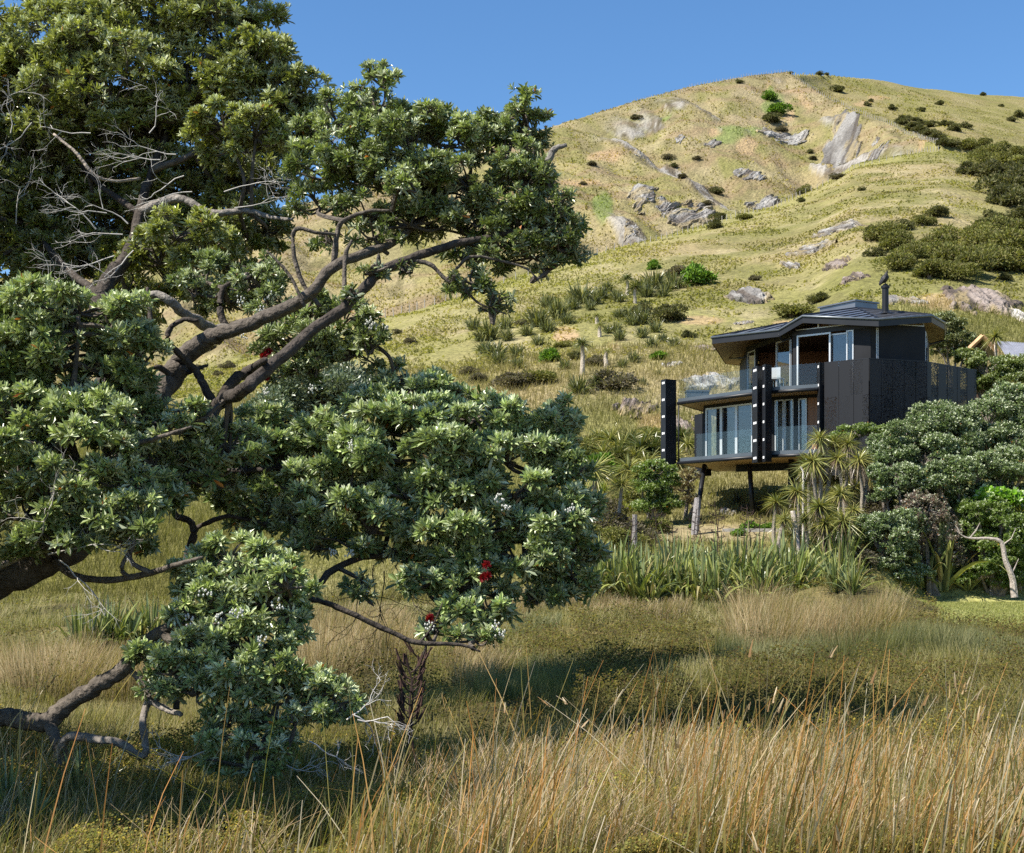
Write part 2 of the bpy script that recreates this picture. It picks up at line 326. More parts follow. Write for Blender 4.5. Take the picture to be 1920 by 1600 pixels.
def mat_leaf(name, back=None, rough=0.38, spec=0.5, trans=0.25, backmix=0.6):
    """leaf with its own underside colour and some light through the blade"""
    m, t, p = newmat(name); a = t.nodes.new("ShaderNodeAttribute"); a.attribute_name = "col"; c = a.outputs["Color"]
    g = t.nodes.new("ShaderNodeNewGeometry")
    if back:
        mx = t.nodes.new("ShaderNodeMix"); mx.data_type = 'RGBA'
        mu = t.nodes.new("ShaderNodeMath"); mu.operation = 'MULTIPLY'; mu.inputs[1].default_value = backmix; t.links.new(g.outputs["Backfacing"], mu.inputs[0])
        t.links.new(mu.outputs[0], mx.inputs[0]); t.links.new(c, mx.inputs[6]); mx.inputs[7].default_value = (*back, 1); c2 = mx.outputs[2]
    else: c2 = c
    t.links.new(c2, p.inputs["Base Color"]); p.inputs["Roughness"].default_value = rough; p.inputs["Specular IOR Level"].default_value = spec
    tr = t.nodes.new("ShaderNodeBsdfTranslucent"); gm = t.nodes.new("ShaderNodeVectorMath"); gm.operation = 'MULTIPLY'; gm.inputs[1].default_value = (1.5, 1.6, 0.6)
    t.links.new(c, gm.inputs[0]); t.links.new(gm.outputs[0], tr.inputs[0])
    ms = t.nodes.new("ShaderNodeMixShader"); ms.inputs[0].default_value = trans; t.links.new(p.outputs[0], ms.inputs[1]); t.links.new(tr.outputs[0], ms.inputs[2])
    t.links.new(ms.outputs[0], t.nodes["Material Output"].inputs[0]); return m
def mat_glass(name, refl, tint=(0.9, 0.95, 0.94), rough=0.01):
    m, t, p = newmat(name); t.nodes.remove(p)
    gl = t.nodes.new("ShaderNodeBsdfGlossy"); gl.inputs["Roughness"].default_value = rough; gl.inputs[0].default_value = (0.95, 0.97, 1, 1)
    tp = t.nodes.new("ShaderNodeBsdfTransparent"); tp.inputs[0].default_value = (*tint, 1)
    lw = t.nodes.new("ShaderNodeLayerWeight"); lw.inputs[0].default_value = 0.5; fr = t.nodes.new("ShaderNodeMath"); fr.operation = 'POWER'; fr.inputs[1].default_value = 4.0; t.links.new(lw.outputs["Facing"], fr.inputs[0])
    ad = t.nodes.new("ShaderNodeMath"); ad.operation = 'MULTIPLY_ADD'; ad.inputs[1].default_value = 0.5; ad.inputs[2].default_value = refl; ad.use_clamp = True
    t.links.new(fr.outputs[0], ad.inputs[0])
    ms = t.nodes.new("ShaderNodeMixShader"); t.links.new(ad.outputs[0], ms.inputs[0]); t.links.new(tp.outputs[0], ms.inputs[1]); t.links.new(gl.outputs[0], ms.inputs[2])
    t.links.new(ms.outputs[0], t.nodes["Material Output"].inputs[0]); return m
def mat_screen(name):
    """black metal sheet with cut-out cells; col holds metres along and up the sheet"""
    m, t, p = newmat(name); p.inputs["Base Color"].default_value = (0.0075, 0.008, 0.0105, 1); p.inputs["Roughness"].default_value = 0.5; p.inputs["Specular IOR Level"].default_value = 0.3
    a = t.nodes.new("ShaderNodeAttribute"); a.attribute_name = "col"
    sc = t.nodes.new("ShaderNodeVectorMath"); sc.operation = 'MULTIPLY'; sc.inputs[1].default_value = (38, 30, 0); t.links.new(a.outputs["Vector"], sc.inputs[0])
    fl = t.nodes.new("ShaderNodeVectorMath"); fl.operation = 'FLOOR'; t.links.new(sc.outputs[0], fl.inputs[0])
    wn = t.nodes.new("ShaderNodeTexWhiteNoise"); wn.noise_dimensions = '2D'; t.links.new(fl.outputs[0], wn.inputs["Vector"])
    fl2 = t.nodes.new("ShaderNodeVectorMath"); fl2.operation = 'MULTIPLY'; fl2.inputs[1].default_value = (1.78, 0.62, 0); t.links.new(a.outputs["Vector"], fl2.inputs[0])
    ff = t.nodes.new("ShaderNodeVectorMath"); ff.operation = 'FLOOR'; t.links.new(fl2.outputs[0], ff.inputs[0])
    w2 = t.nodes.new("ShaderNodeTexWhiteNoise"); w2.noise_dimensions = '2D'; t.links.new(ff.outputs[0], w2.inputs["Vector"])
    g1 = t.nodes.new("ShaderNodeMath"); g1.operation = 'GREATER_THAN'; g1.inputs[1].default_value = 0.60; t.links.new(wn.outputs[0], g1.inputs[0])
    g2 = t.nodes.new("ShaderNodeMapRange"); g2.inputs[1].default_value = 0.3; g2.inputs[2].default_value = 0.9; g2.inputs[3].default_value = 0.0; g2.inputs[4].default_value = 0.8; t.links.new(w2.outputs[0], g2.inputs[0])
    mu = t.nodes.new("ShaderNodeMath"); mu.operation = 'MULTIPLY'; t.links.new(g1.outputs[0], mu.inputs[0]); t.links.new(g2.outputs[0], mu.inputs[1])
    tp = t.nodes.new("ShaderNodeBsdfTransparent"); ms = t.nodes.new("ShaderNodeMixShader")
    t.links.new(mu.outputs[0], ms.inputs[0]); t.links.new(p.outputs[0], ms.inputs[1]); t.links.new(tp.outputs[0], ms.inputs[2]); t.links.new(ms.outputs[0], t.nodes["Material Output"].inputs[0]); return m
def mat_boards(name, c1, c2, scale=7.0):
    m, t, p = newmat(name); a = t.nodes.new("ShaderNodeAttribute"); a.attribute_name = "col"
    sx = t.nodes.new("ShaderNodeSeparateXYZ"); t.links.new(a.outputs["Vector"], sx.inputs[0])
    mu = t.nodes.new("ShaderNodeMath"); mu.operation = 'MULTIPLY'; mu.inputs[1].default_value = scale; t.links.new(sx.outputs[0], mu.inputs[0])
    fl = t.nodes.new("ShaderNodeMath"); fl.operation = 'FLOOR'; t.links.new(mu.outputs[0], fl.inputs[0])
    wn = t.nodes.new("ShaderNodeTexWhiteNoise"); wn.noise_dimensions = '1D'; t.links.new(fl.outputs[0], wn.inputs["W"])
    n = t.nodes.new("ShaderNodeTexNoise"); n.inputs["Scale"].default_value = 4; n.inputs["Detail"].default_value = 5
    g = t.nodes.new("ShaderNodeNewGeometry"); t.links.new(g.outputs["Position"], n.inputs["Vector"])
    av = t.nodes.new("ShaderNodeMath"); av.operation = 'MULTIPLY_ADD'; av.inputs[1].default_value = 0.5; t.links.new(wn.outputs[0], av.inputs[0])
    hv = t.nodes.new("ShaderNodeMath"); hv.operation = 'MULTIPLY'; hv.inputs[1].default_value = 0.5; t.links.new(n.outputs[0], hv.inputs[0]); t.links.new(hv.outputs[0], av.inputs[2])
    r = t.nodes.new("ShaderNodeValToRGB"); r.color_ramp.elements[0].color = (*c1, 1); r.color_ramp.elements[1].color = (*c2, 1); t.links.new(av.outputs[0], r.inputs[0])
    t.links.new(r.outputs[0], p.inputs["Base Color"]); p.inputs["Roughness"].default_value = 0.55; return m
M = {}
M['ground'] = mat_col("ground", 0.95, 0.1, 0.35, 1.1, (1.6, 1.0, 0.6, 9))
M['grass'] = mat_leaf("grass_blades", None, 0.6, 0.3, 0.35)
M['hillgrass'] = mat_leaf("hill_grass_blades", None, 0.8, 0.15, 0.5)
M['pohu'] = mat_leaf("pohutukawa_leaf", (0.52, 0.55, 0.42), 0.33, 0.5, 0.12, 0.38)
M['pohu_far'] = mat_leaf("small_silvery_leaf", (0.32, 0.37, 0.26), 0.36, 0.5, 0.12, 0.35)
M['leafy'] = mat_leaf("shrub_leaf", None, 0.6, 0.15, 0.3)
M['strap'] = mat_leaf("strap_leaf", None, 0.30, 0.55, 0.18)
M['bark'] = mat_col("bark", 0.9, 0.15, 0.55, 14.0, (30, 1.0, 0.03, 8))
M['twig'] = mat_col("twig", 0.8, 0.2, 0.2, 20.0)
M['rock'] = mat_col("rock", 0.9, 0.2, 0.4, 1.8, (1.3, 1.0, 0.9, 10))
M['flower'] = mat_leaf("flower", None, 0.5, 0.3, 0.3)
M['wood_post'] = mat_plain("weathered_post", (0.33, 0.31, 0.28), 0.85, 0.2, 0, 0.25, 6)
M['wire'] = mat_plain("fence_wire", (0.22, 0.22, 0.22), 0.5, 0.5, 0.6)

# ------------------------------------------------------------------ the setting: ground sheet
s_in = np.arange(-0.42, 0.42, 0.0017); s_out = np.concatenate([np.linspace(-1.1, -0.43, 40), ])
S_ = np.concatenate([s_out, s_in, -s_out[::-1]])
Y_ = np.concatenate([np.arange(-8, 3, 1.0), np.arange(3, 48, 0.22), np.arange(48, 120, 0.6), np.arange(120, 330, 1.1), np.arange(330, 560, 1.8), np.arange(560, 900, 20)])
SS, YY = np.meshgrid(S_, Y_); XX = SS * (YY + 25.0)
ZZ = H(XX, YY); gc = gcol(XX, YY)
nr, nc = XX.shape
ii = (np.arange(nr - 1)[:, None] * nc + np.arange(nc - 1)[None]).ravel()
GQ = np.stack([ii, ii + 1, ii + nc + 1, ii + nc], -1)
gm = mesh("ground", np.stack([XX, YY, ZZ], -1).reshape(-1, 3), GQ, None, gc.reshape(-1, 3), True); gm.materials.append(M['ground'])
g_o = link(bpy.data.objects.new("ground", gm)); tag(g_o, "grassy hillside with bare earth slips rising from the marsh", "hill", None, "structure")


# ------------------------------------------------------------------ rock outcrops
ORD = "first second third fourth fifth sixth seventh eighth ninth tenth eleventh twelfth thirteenth fourteenth fifteenth sixteenth seventeenth eighteenth nineteenth twentieth".split()
def ordinal(i):
    if i < 20: return ORD[i]
    t = ["twenty", "thirty", "forty", "fifty", "sixty", "seventy", "eighty", "ninety"][(i + 1) // 10 - 2]; u = (i + 1) % 10
    return t + "-" + ORD[u - 1] if u else (t[:-1] + "ieth")
def rock(px, py, wpx, hpx, slant, label, tone=0, bulge=0.7, n=84):
    c = at(px, py); Y = c[1]; w = wpx / F * Y; h = hpx / F * Y; sd = int(px * 7 + py)
    e = 1.0
    gx = (H(c[:1] + e, c[1:2])[0] - H(c[:1] - e, c[1:2])[0]) / 2 / e; gy = (H(c[:1], c[1:2] + 2)[0] - H(c[:1], c[1:2] - 2)[0]) / 4
    vis = math.sin(math.atan(max(gy, 0.15))) + 0.05
    u, v = np.meshgrid(np.linspace(-1, 1, n), np.linspace(-1, 1, n))
    L = h / 2 / max(vis, 0.25)
    x = c[0] + u * w / 2 + slant * v * w / 2; y = c[1] + v * L * 0.85
    N = norm(np.array([-gx, -gy - 0.25, 1.0]))
    r = np.sqrt(u * u + v * v) + 1.2 * (fbm(u * 2.0 + sd, v * 2.0, 3, sd) - 0.5) + 0.75 * (fbm((u - slant * v) * 5 + sd, v * 3.0, 3, sd + 41) - 0.5)
    msk = 1 - sst(0.55, 0.98, r)
    k = 2.0 / max(min(w, h), 0.4)
    uu = u * w / 2; vv = v * h / 2
    st = 1 - np.abs(2 * fbm((uu * 2.6 - slant * vv * 1.6) * k * 0.9, (vv * 0.30 + uu * 0.1) * k * 0.8, 3, sd + 5) - 1)
    cr = fbm(uu * k * 2.4, vv * k * 1.7, 3, sd + 9)
    blk = vn(uu * k * 1.3, vv * k * 1.1, sd + 3)
    size = min(w, h)
    d = size * bulge * (0.055 * msk + 0.15 * msk * st + 0.10 * msk * (np.floor(blk * 5) / 5) + 0.10 * (cr - 0.55) + 0.09 * (fbm(uu * k * 6, vv * k * 5, 3, sd + 77) - 0.5)) - size * 0.10 * (1 - msk) - size * 0.02
    P = np.stack([x, y, H(x, y)], -1) + d[..., None] * N
    if tone == 0: a, b, dk = (0.17, 0.16, 0.148), (0.29, 0.28, 0.262), (0.075, 0.06, 0.048)
    elif tone == 1: a, b, dk = (0.13, 0.10, 0.08), (0.24, 0.20, 0.175), (0.055, 0.045, 0.038)
    elif tone == 2: a, b, dk = (0.18, 0.165, 0.15), (0.48, 0.46, 0.43), (0.09, 0.075, 0.065)
    elif tone == 4: a, b, dk = (0.13, 0.122, 0.112), (0.22, 0.212, 0.198), (0.06, 0.05, 0.042)
    else: a, b, dk = (0.12, 0.12, 0.12), (0.2, 0.2, 0.2), (0.05, 0.05, 0.05)
    col = mix(mix(a, b, sst(0.4, 0.65, cr)), dk, 0.85 * sst(0.5, 0.72, fbm(uu * k * 2, vv * k * 2.6, 3, sd + 1) * 0.6 + 0.4 * (1 - st)))
    col = mix(col, dk, 0.75 * sst(0.74, 0.52, st + 0.35 * (cr - 0.5)))
    col = mix(col, (0.27, 0.215, 0.11), 0.65 * sst(0.56, 0.68, fbm((uu - slant * vv) * k * 1.8, vv * k * 1.2, 4, sd + 61)))
    col = mix(col, (0.30, 0.235, 0.12), 0.85 * sst(0.70, 0.9, r + 0.5 * (cr - 0.5)))
    i = (np.arange(n - 1)[:, None] * n + np.arange(n - 1)[None]).ravel()
    me = mesh("rock_outcrop", (P - c).reshape(-1, 3), np.stack([i, i + 1, i + n + 1, i + n], -1), None, col.reshape(-1, 3), False)
    me.materials.append(M['rock']); o = link(bpy.data.objects.new("rock_outcrop", me)); o.location = c
    tag(o, label, "rock")
for a in [
    (1205, 365, 69, 121, 0.66, "tall pale grey rock slab leaning right on the gully face left of centre", 0, 0.40),
    (1248, 396, 39, 121, 0.6, "narrow pale rock rib just right of the tall leaning slab", 0, 0.40),
    (1290, 408, 111, 107, 0.72, "broad broken grey rock face at the foot of the gully just above the spur fence", 0, 0.40),
    (1184, 430, 36, 58, 0.48, "small low rock rib below the tall leaning slab", 0, 0.40),
    (1578, 272, 105, 159, 0.6, "largest grey rock bluff high on the gully face under the ridge fence", 4, 0.24),
    (1640, 292, 75, 37, 0.6, "low jutting grey rock at the right foot of the largest bluff", 0, 0.40),
    (1642, 268, 21, 23, 0.24, "tiny pale rock above the jutting rock of the largest bluff", 0, 0.40),
    (1430, 386, 69, 58, 0.72, "pale grey rock slab cut by the spur fence line", 0, 0.40),
    (1335, 272, 39, 40, 0.48, "small pale rock left of the green gully strip", 0, 0.40),
    (1470, 266, 105, 52, 0.48, "flat scattered rock band beneath the orange slip", 0, 0.40),
    (1275, 262, 24, 34, 0.48, "little thin rock in the grass left of the small pale rock", 0, 0.40),
    (1198, 292, 21, 26, 0.36, "smallest rock on the far left of the gully face", 0, 0.40),
    (1398, 330, 66, 52, 0.48, "dull rock patch between the slab and the green gully strip", 0, 0.40)]: rock(*a)
rock(1428, 334, 20, 26, 0.5, "dark blackish rock wedge in the middle of the gully face", 3)
for a in [
    (1568, 432, 70, 56, -0.5, "smooth pale rock shield in the grass above the house", 0),
    (1522, 470, 86, 46, -0.3, "rounded grey and brown rock outcrop above the chimney's left", 0),
    (1484, 500, 34, 70, 0.0, "upright pale rock edge left of the rounded outcrop", 0),
    (1568, 500, 50, 60, 0.2, "brown crumbly rock under the right end of the rounded outcrop", 1),
    (1400, 560, 84, 86, -0.15, "large whitish lichen boulder in the grass left of the house roof", 0),
    (1396, 606, 50, 16, 0.0, "low pale rock showing just over the left wing of the roof", 0),
    (1600, 522, 50, 40, 0.0, "brown rock left of the black bird on the flue", 1),
    (1700, 566, 90, 46, 0.0, "pale speckled rock to the right of the flue", 0),
    (1840, 570, 170, 130, 0.1, "big dark brown cliff right of the roof", 1, 0.55),
    (1884, 585, 66, 110, -0.15, "white streaked cliff face at the right edge of the brown cliff", 2, 0.6),
    (1262, 684, 44, 26, 0.2, "small whitish rock pile in the grass above the upper deck's left end", 2),
    (1325, 655, 50, 26, 0.0, "low brownish rock behind the left tip of the roof", 1),
    (1195, 770, 110, 70, 0.2, "dark brown earthy rock bank left of the tallest black fin", 1),
    (1345, 722, 150, 60, 0.0, "grey cut rock bank seen through the upper glass balustrade", 0),
    (1275, 800, 60, 70, 0.0, "reddish brown bank seen beside the left black fin", 1)]: rock(*a)

# ------------------------------------------------------------------ fences (posts are parts)
def fence(pts, n, label, dy=0.0, ph=1.25, r=0.075):
    r *= 0.7; ph *= 0.85
    P = [at(*p) for p in pts]; P = np.array(P); L = np.concatenate([[0], np.cumsum(np.linalg.norm(np.diff(P[:, :2], axis=0), axis=1))])
    t = np.linspace(0, L[-1], n); x = np.interp(t, L, P[:, 0]); y = np.interp(t, L, P[:, 1]) + dy; z = H(x, y)
    f = empty("wire_fence", (x[0], y[0], z[0]), label, "fence")
    a = Acc(); tube(a, [(0, 0, -0.3), (0, 0, ph * 0.5), (0.01, 0, ph)], [r, r, r * 0.9], 6); pm = a.mesh("post"); pm.materials.append(M['wood_post'])
    w = Acc()
    for k in range(n):
        o = part("post", pm, M['wood_post'], f); o.location = (x[k] - x[0], y[k] - y[0], z[k] - z[0]); o.rotation_euler = (rng.normal(0, .04), rng.normal(0, .06), rng.uniform(0, 6)); o.scale = (1, 1, rng.uniform(0.85, 1.15))
    for hh in (0.45, 0.8, 1.1):
        tube(w, np.stack([x - x[0], y - y[0], z - z[0] + hh], -1), np.full(n, 0.006), 3, (1, 1, 1), 0, False)
    w.obj("wire", M['wire'], f)
def ridge_pts(tab_p, pxs, off): return [(p, float(np.interp(p, *tab_p)) + off) for p in pxs]
fence(ridge_pts(T_P2, [1175, 1240, 1300, 1350, 1400, 1440, 1478], 5), 60, "wire fence with pale posts along the skyline left of the peak", 2, 1.3, 0.09)
fence(ridge_pts(T_P2, [1484, 1505, 1535, 1560, 1590, 1615, 1650, 1680, 1720, 1762], 3), 80, "wire fence running down the ridge from the peak to the right", 0, 1.25, 0.08)
fence(ridge_pts(T_PC, [600, 700, 800, 900, 1000, 1100, 1200, 1300, 1400, 1500, 1560, 1620, 1700, 1760], 4), 100, "wire fence following the crest of the near spur behind the tree", 0, 1.2, 0.08)

# ------------------------------------------------------------------ shrubs
def shrub_mesh(seed, n, leaf, pal, lumps=7, squash=0.8, spread=1.0, wr=0.5):
    r = np.random.default_rng(seed)
    lc = norm(r.normal(0, 1, (lumps, 3))) * r.uniform(0.2, 0.85, (lumps, 1)); lc[:, 2] = np.abs(lc[:, 2]) * 0.95 - 0.05; lr = r.uniform(0.2, 0.55, lumps)
    k = r.integers(0, lumps, n); d = norm(r.normal(0, 1, (n, 3))); d[:, 2] = np.where(d[:, 2] < -0.3, -d[:, 2], d[:, 2])
    P = lc[k] + d * (lr[k] * r.uniform(0.72, 1.06, n) ** 0.7)[:, None] * (1 + 0.35 * (r.random((n, 1)) < 0.08)); P[:, 2] = np.maximum(P[:, 2] * squash + 0.10, -0.05)
    D = norm(d + r.normal(0, 0.65, (n, 3)) + [0, 0, 0.35]); up = norm(d + [0, 0, 0.6] + r.normal(0, 0.5, (n, 3)))
    c = np.asarray(pal)[r.integers(0, len(pal), n)] * r.uniform(0.7, 1.3, (n, 1)) * (0.8 + 0.4 * r.random(lumps)[k])[:, None]
    ln = leaf * r.uniform(0.6, 1.3, n)
    V, Q, C = leaves(P, D, up, ln, ln * wr, c)
    return mesh("foliage", V * spread, Q, None, C)
PAL_DARK = [(0.09, 0.095, 0.040), (0.12, 0.118, 0.052), (0.065, 0.07, 0.032), (0.14, 0.13, 0.06)]
PAL_GREY = [(0.12, 0.105, 0.075), (0.15, 0.125, 0.09), (0.08, 0.07, 0.05), (0.13, 0.12, 0.075)]
PAL_OLIVE = [(0.15, 0.155, 0.048), (0.20, 0.20, 0.066), (0.105, 0.112, 0.038), (0.17, 0.155, 0.06)]
PAL_LIME = [(0.10, 0.19, 0.025), (0.15, 0.26, 0.04), (0.07, 0.13, 0.02), (0.13, 0.2, 0.035)]
PAL_SILV = [(0.12, 0.15, 0.085), (0.20, 0.235, 0.15), (0.08, 0.105, 0.055), (0.06, 0.085, 0.04)]
stem_acc = Acc()
for k in range(5):
    a = k * 1.26; tube(stem_acc, [(0, 0, -0.15), (0.12 * math.cos(a), 0.12 * math.sin(a), 0.25), (0.4 * math.cos(a), 0.4 * math.sin(a), 0.6)], [0.05, 0.035, 0.015], 5, (0.16, 0.13, 0.10))
STEM = stem_acc.mesh("stem"); STEM.materials.append(M['twig'])
SHR = {}
for nm, pal, n, lf, sq in (("dark", PAL_DARK, 2600, 0.15, 0.8), ("grey", PAL_GREY, 2600, 0.13, 0.75), ("olive", PAL_OLIVE, 3000, 0.13, 0.85), ("lime", PAL_LIME, 1500, 0.26, 0.95), ("silver", PAL_SILV, 5200, 0.095, 0.8)):
    SHR[nm] = [shrub_mesh(100 + v * 13 + len(nm), int(n * 1.3), lf, pal, 10 + 2 * v, sq) for v in range(5)]
    for m_ in SHR[nm]: m_.materials.append(M['pohu_far'] if nm == "silver" else M['leafy'])
CNT = [0]
def shrub(kind, px, py, wpx, label, group=None, hr=1.0, name="shrub", cat="shrub", ymin=40.0, stems=False):
    """py is the middle of the shrub in the photo, wpx its width"""
    c = at(px, py + wpx * 0.28 * hr, ymin); w = wpx / F * c[1]
    CNT[0] += 1; v = SHR[kind][CNT[0] % 5]
    o = empty(name, c, label, cat, group); f = part("foliage", v, None, o)
    s = w / 2 / 0.74; f.scale = (s, s, s * hr); f.rotation_euler = (0, 0, rng.uniform(0, 6.28))
    if stems or w > 1.6:
        st = part("stem", STEM, None, o); st.scale = (s, s, s * hr)
    return o
def band(kind, items, desc, where, group, hr=1.0, ws=1.0):
    items = sorted(items); n = len(items)
    for i, (px, py, w) in enumerate(items):
        nb = "leftmost" if i == 0 else ("rightmost" if i == n - 1 else ordinal(i) + " from left")
        shrub(kind, px, py, w * ws, "%s %s, %s" % (desc, where, nb), group, hr)
def z2(l): return [(1000 + a / 2.087, 100 + b / 2.087, w / 2.087) for a, b, w in l]
def z8(l): return [(820 + a / 3.692, 460 + b / 3.692, w / 3.692) for a, b, w in l]
shrub("dark", 1386, 154, 12, "lone small dark bush on the skyline slope left of the peak")
band("dark", z2([(1008, 77, 16), (1122, 79, 26), (1190, 140, 44), (1320, 185, 20), (1306, 200, 26), (1403, 214, 30), (1518, 221, 28), (1592, 196, 28), (1900, 240, 44), (1874, 260, 28), (1148, 82, 16), (1760, 160, 24), (1440, 250, 20), (1830, 205, 18)]),
     "small dark bush", "right of the ridge fence", "bushes on the far slope")
band("grey", z2([(230, 432, 38), (524, 408, 40), (640, 412, 30), (585, 482, 38), (405, 252, 36), (680, 588, 40), (968, 300, 44), (195, 512, 26), (1190, 482, 55), (1090, 412, 30), (870, 880, 40)]),
     "small greyish bush", "on the rocky gully face", "grey bushes on the gully face", 0.8)
band("dark", z2([(552, 440, 30), (718, 540, 44), (722, 640, 50), (706, 672, 56), (935, 258, 62), (1085, 385, 24), (1050, 575, 30)]), "dark rounded bush", "among the gully rocks", "dark bushes among the gully rocks")
shrub("lime", *z2([(920, 172, 44)])[0], "bright green bush beside the orange slip near the top")
shrub("lime", *z2([(962, 225, 66)])[0], "wider bright green bush hanging in the slip gully", None, 0.8)
shrub("olive", *z2([(1054, 537, 50)])[0], "round yellow green bush standing at the spur fence")
shrub("olive", *z2([(828, 642, 60)])[0], "low olive bush crossing the spur fence", None, 0.6)
band("dark", z2([(1446, 268, 50), (1466, 250, 22), (1490, 258, 28), (1518, 272, 38), (1558, 278, 44), (1480, 288, 60), (1515, 298, 56), (1548, 312, 50), (1580, 326, 56), (1604, 352, 56), (1642, 358, 50), (1616, 276, 40), (1650, 294, 50), (1692, 284, 40)]),
     "dark green bush", "in the row beside the ridge fence's lower end", "bushes beside the lower ridge fence", 0.85)
band("olive", z2([(1712, 362, 62), (1768, 348, 44), (1800, 386, 80), (1832, 364, 46), (1745, 402, 60), (1785, 415, 70), (1838, 425, 80), (1884, 396, 62), (1892, 432, 80), (1700, 380, 40), (1900, 385, 44)]),
     "olive green bush", "on the right shoulder", "bushes on the right shoulder", 0.95, 1.2)
band("dark", z2([(1718, 456, 68), (1800, 464, 84), (1862, 456, 70), (1832, 522, 110), (1884, 500, 110), (1866, 566, 100), (1905, 540, 80), (1850, 545, 80)]),
     "large dark kanuka bush", "in the right edge thicket", "thicket at the right edge", 1.0, 1.25)
band("dark", z2([(1796, 636, 66), (1576, 622, 78), (1284, 533, 24), (1890, 630, 80), (1846, 878, 52), (1335, 780, 62), (1320, 690, 50), (1445, 676, 66)]), "round dark bush", "alone above the house", "single dark bushes above the house", 0.9)
band("olive", z2([(1386, 702, 90), (1420, 742, 96), (1524, 658, 54), (1470, 790, 90), (1510, 770, 90), (1580, 736, 100), (1600, 775, 90), (1640, 790, 100), (1550, 850, 96), (1700, 832, 120), (1745, 795, 110), (1790, 812, 110), (1670, 860, 90), (1440, 820, 90)]),
     "spreading olive kanuka bush", "in the wide thicket above the chimney", "wide thicket above the chimney", 0.95, 1.3)
band("olive", z2([(1742, 706, 96), (1790, 690, 110), (1842, 680, 110), (1890, 700, 110), (1830, 760, 130), (1880, 770, 120), (1890, 820, 110), (1840, 808, 110), (1780, 735, 100), (1905, 740, 100)]),
     "dense green kanuka bush", "in the thicket above the cliff", "thicket above the cliff", 0.95, 1.25)
shrub("lime", *z2([(468, 834, 46)])[0], "small bright green bush left of the big bright one on the spur")
shrub("lime", *z2([(638, 880, 92)])[0], "big bright green bush alone at the top of the flax belt", None, 1.05)
shrub("grey", *z2([(566, 855, 84)])[0], "grey brown bush left of the big bright green bush", None, 0.8)
shrub("dark", *z2([(538, 1022, 108)])[0], "large round dark bush alone in pale grass left of the lichen boulder", None, 0.95)
shrub("olive", *z2([(1010, 1010, 140)])[0], "spreading olive bush just above the roof's left slope", None, 0.6)
shrub("dark", *z2([(1110, 962, 80)])[0], "dark spiky bush above the skylight", None, 0.7)
for a in z8([(210, 878, 100), (275, 920, 130)]): shrub("grey", *a, "brown dome bush behind the lower tree, %s of the pair" % ("left" if a[0] < 885 else "right"), "brown dome pair", 0.9)
shrub("grey", *z8([(540, 942, 220)])[0], "wide brown dome bush joined to a green bush on its right", None, 0.8)
shrub("olive", *z8([(720, 918, 220)])[0], "wide green bush touching the brown dome bush", None, 0.65)
shrub("grey", *z8([(1235, 945, 260)])[0], "largest brown dome bush left of the upper deck", None, 0.85)
shrub("grey", *z8([(1100, 805, 120)])[0], "greyish bush behind the single trunk cabbage tree", None, 0.9)
shrub("dark", *z8([(955, 770, 90)])[0], "dark bush left of the single trunk cabbage tree")
shrub("olive", *z8([(860, 690, 110)])[0], "low olive bush above the single bright green bush", None, 0.6)
shrub("lime", *z8([(1530, 772, 110)])[0], "low bright green cushion bush above the left black fin", None, 0.6)
shrub("lime", *z8([(770, 778, 115)])[0], "bright green bush in the flax belt above the brown dome bushes")
shrub("dark", *z8([(1420, 450, 120)])[0], "dark bush among flax left of the large round bush")
band("grey", [(428, 686, 24), (395, 650, 26), (372, 690, 20), (395, 632, 18), (410, 700, 16), (980, 605, 20), (1010, 590, 16), (905, 580, 18), (770, 640, 20), (745, 622, 16)], "tiny grey bush", "in open grass behind the tree", "tiny bushes in the grass behind the tree")
shrub("silver", 520, 760, 120, "rounded silvery bush behind the fork of the tree", None, 0.9, "bush")
shrub("silver", 600, 735, 170, "biggest rounded silvery bush behind the tree's middle boughs", None, 0.9, "bush")
shrub("silver", 655, 720, 110, "dark silvery bush at the right behind the tree's middle boughs", None, 1.0, "bush")
shrub("dark", 1290, 628, 20, "little dark bush near the whitish rock pile")

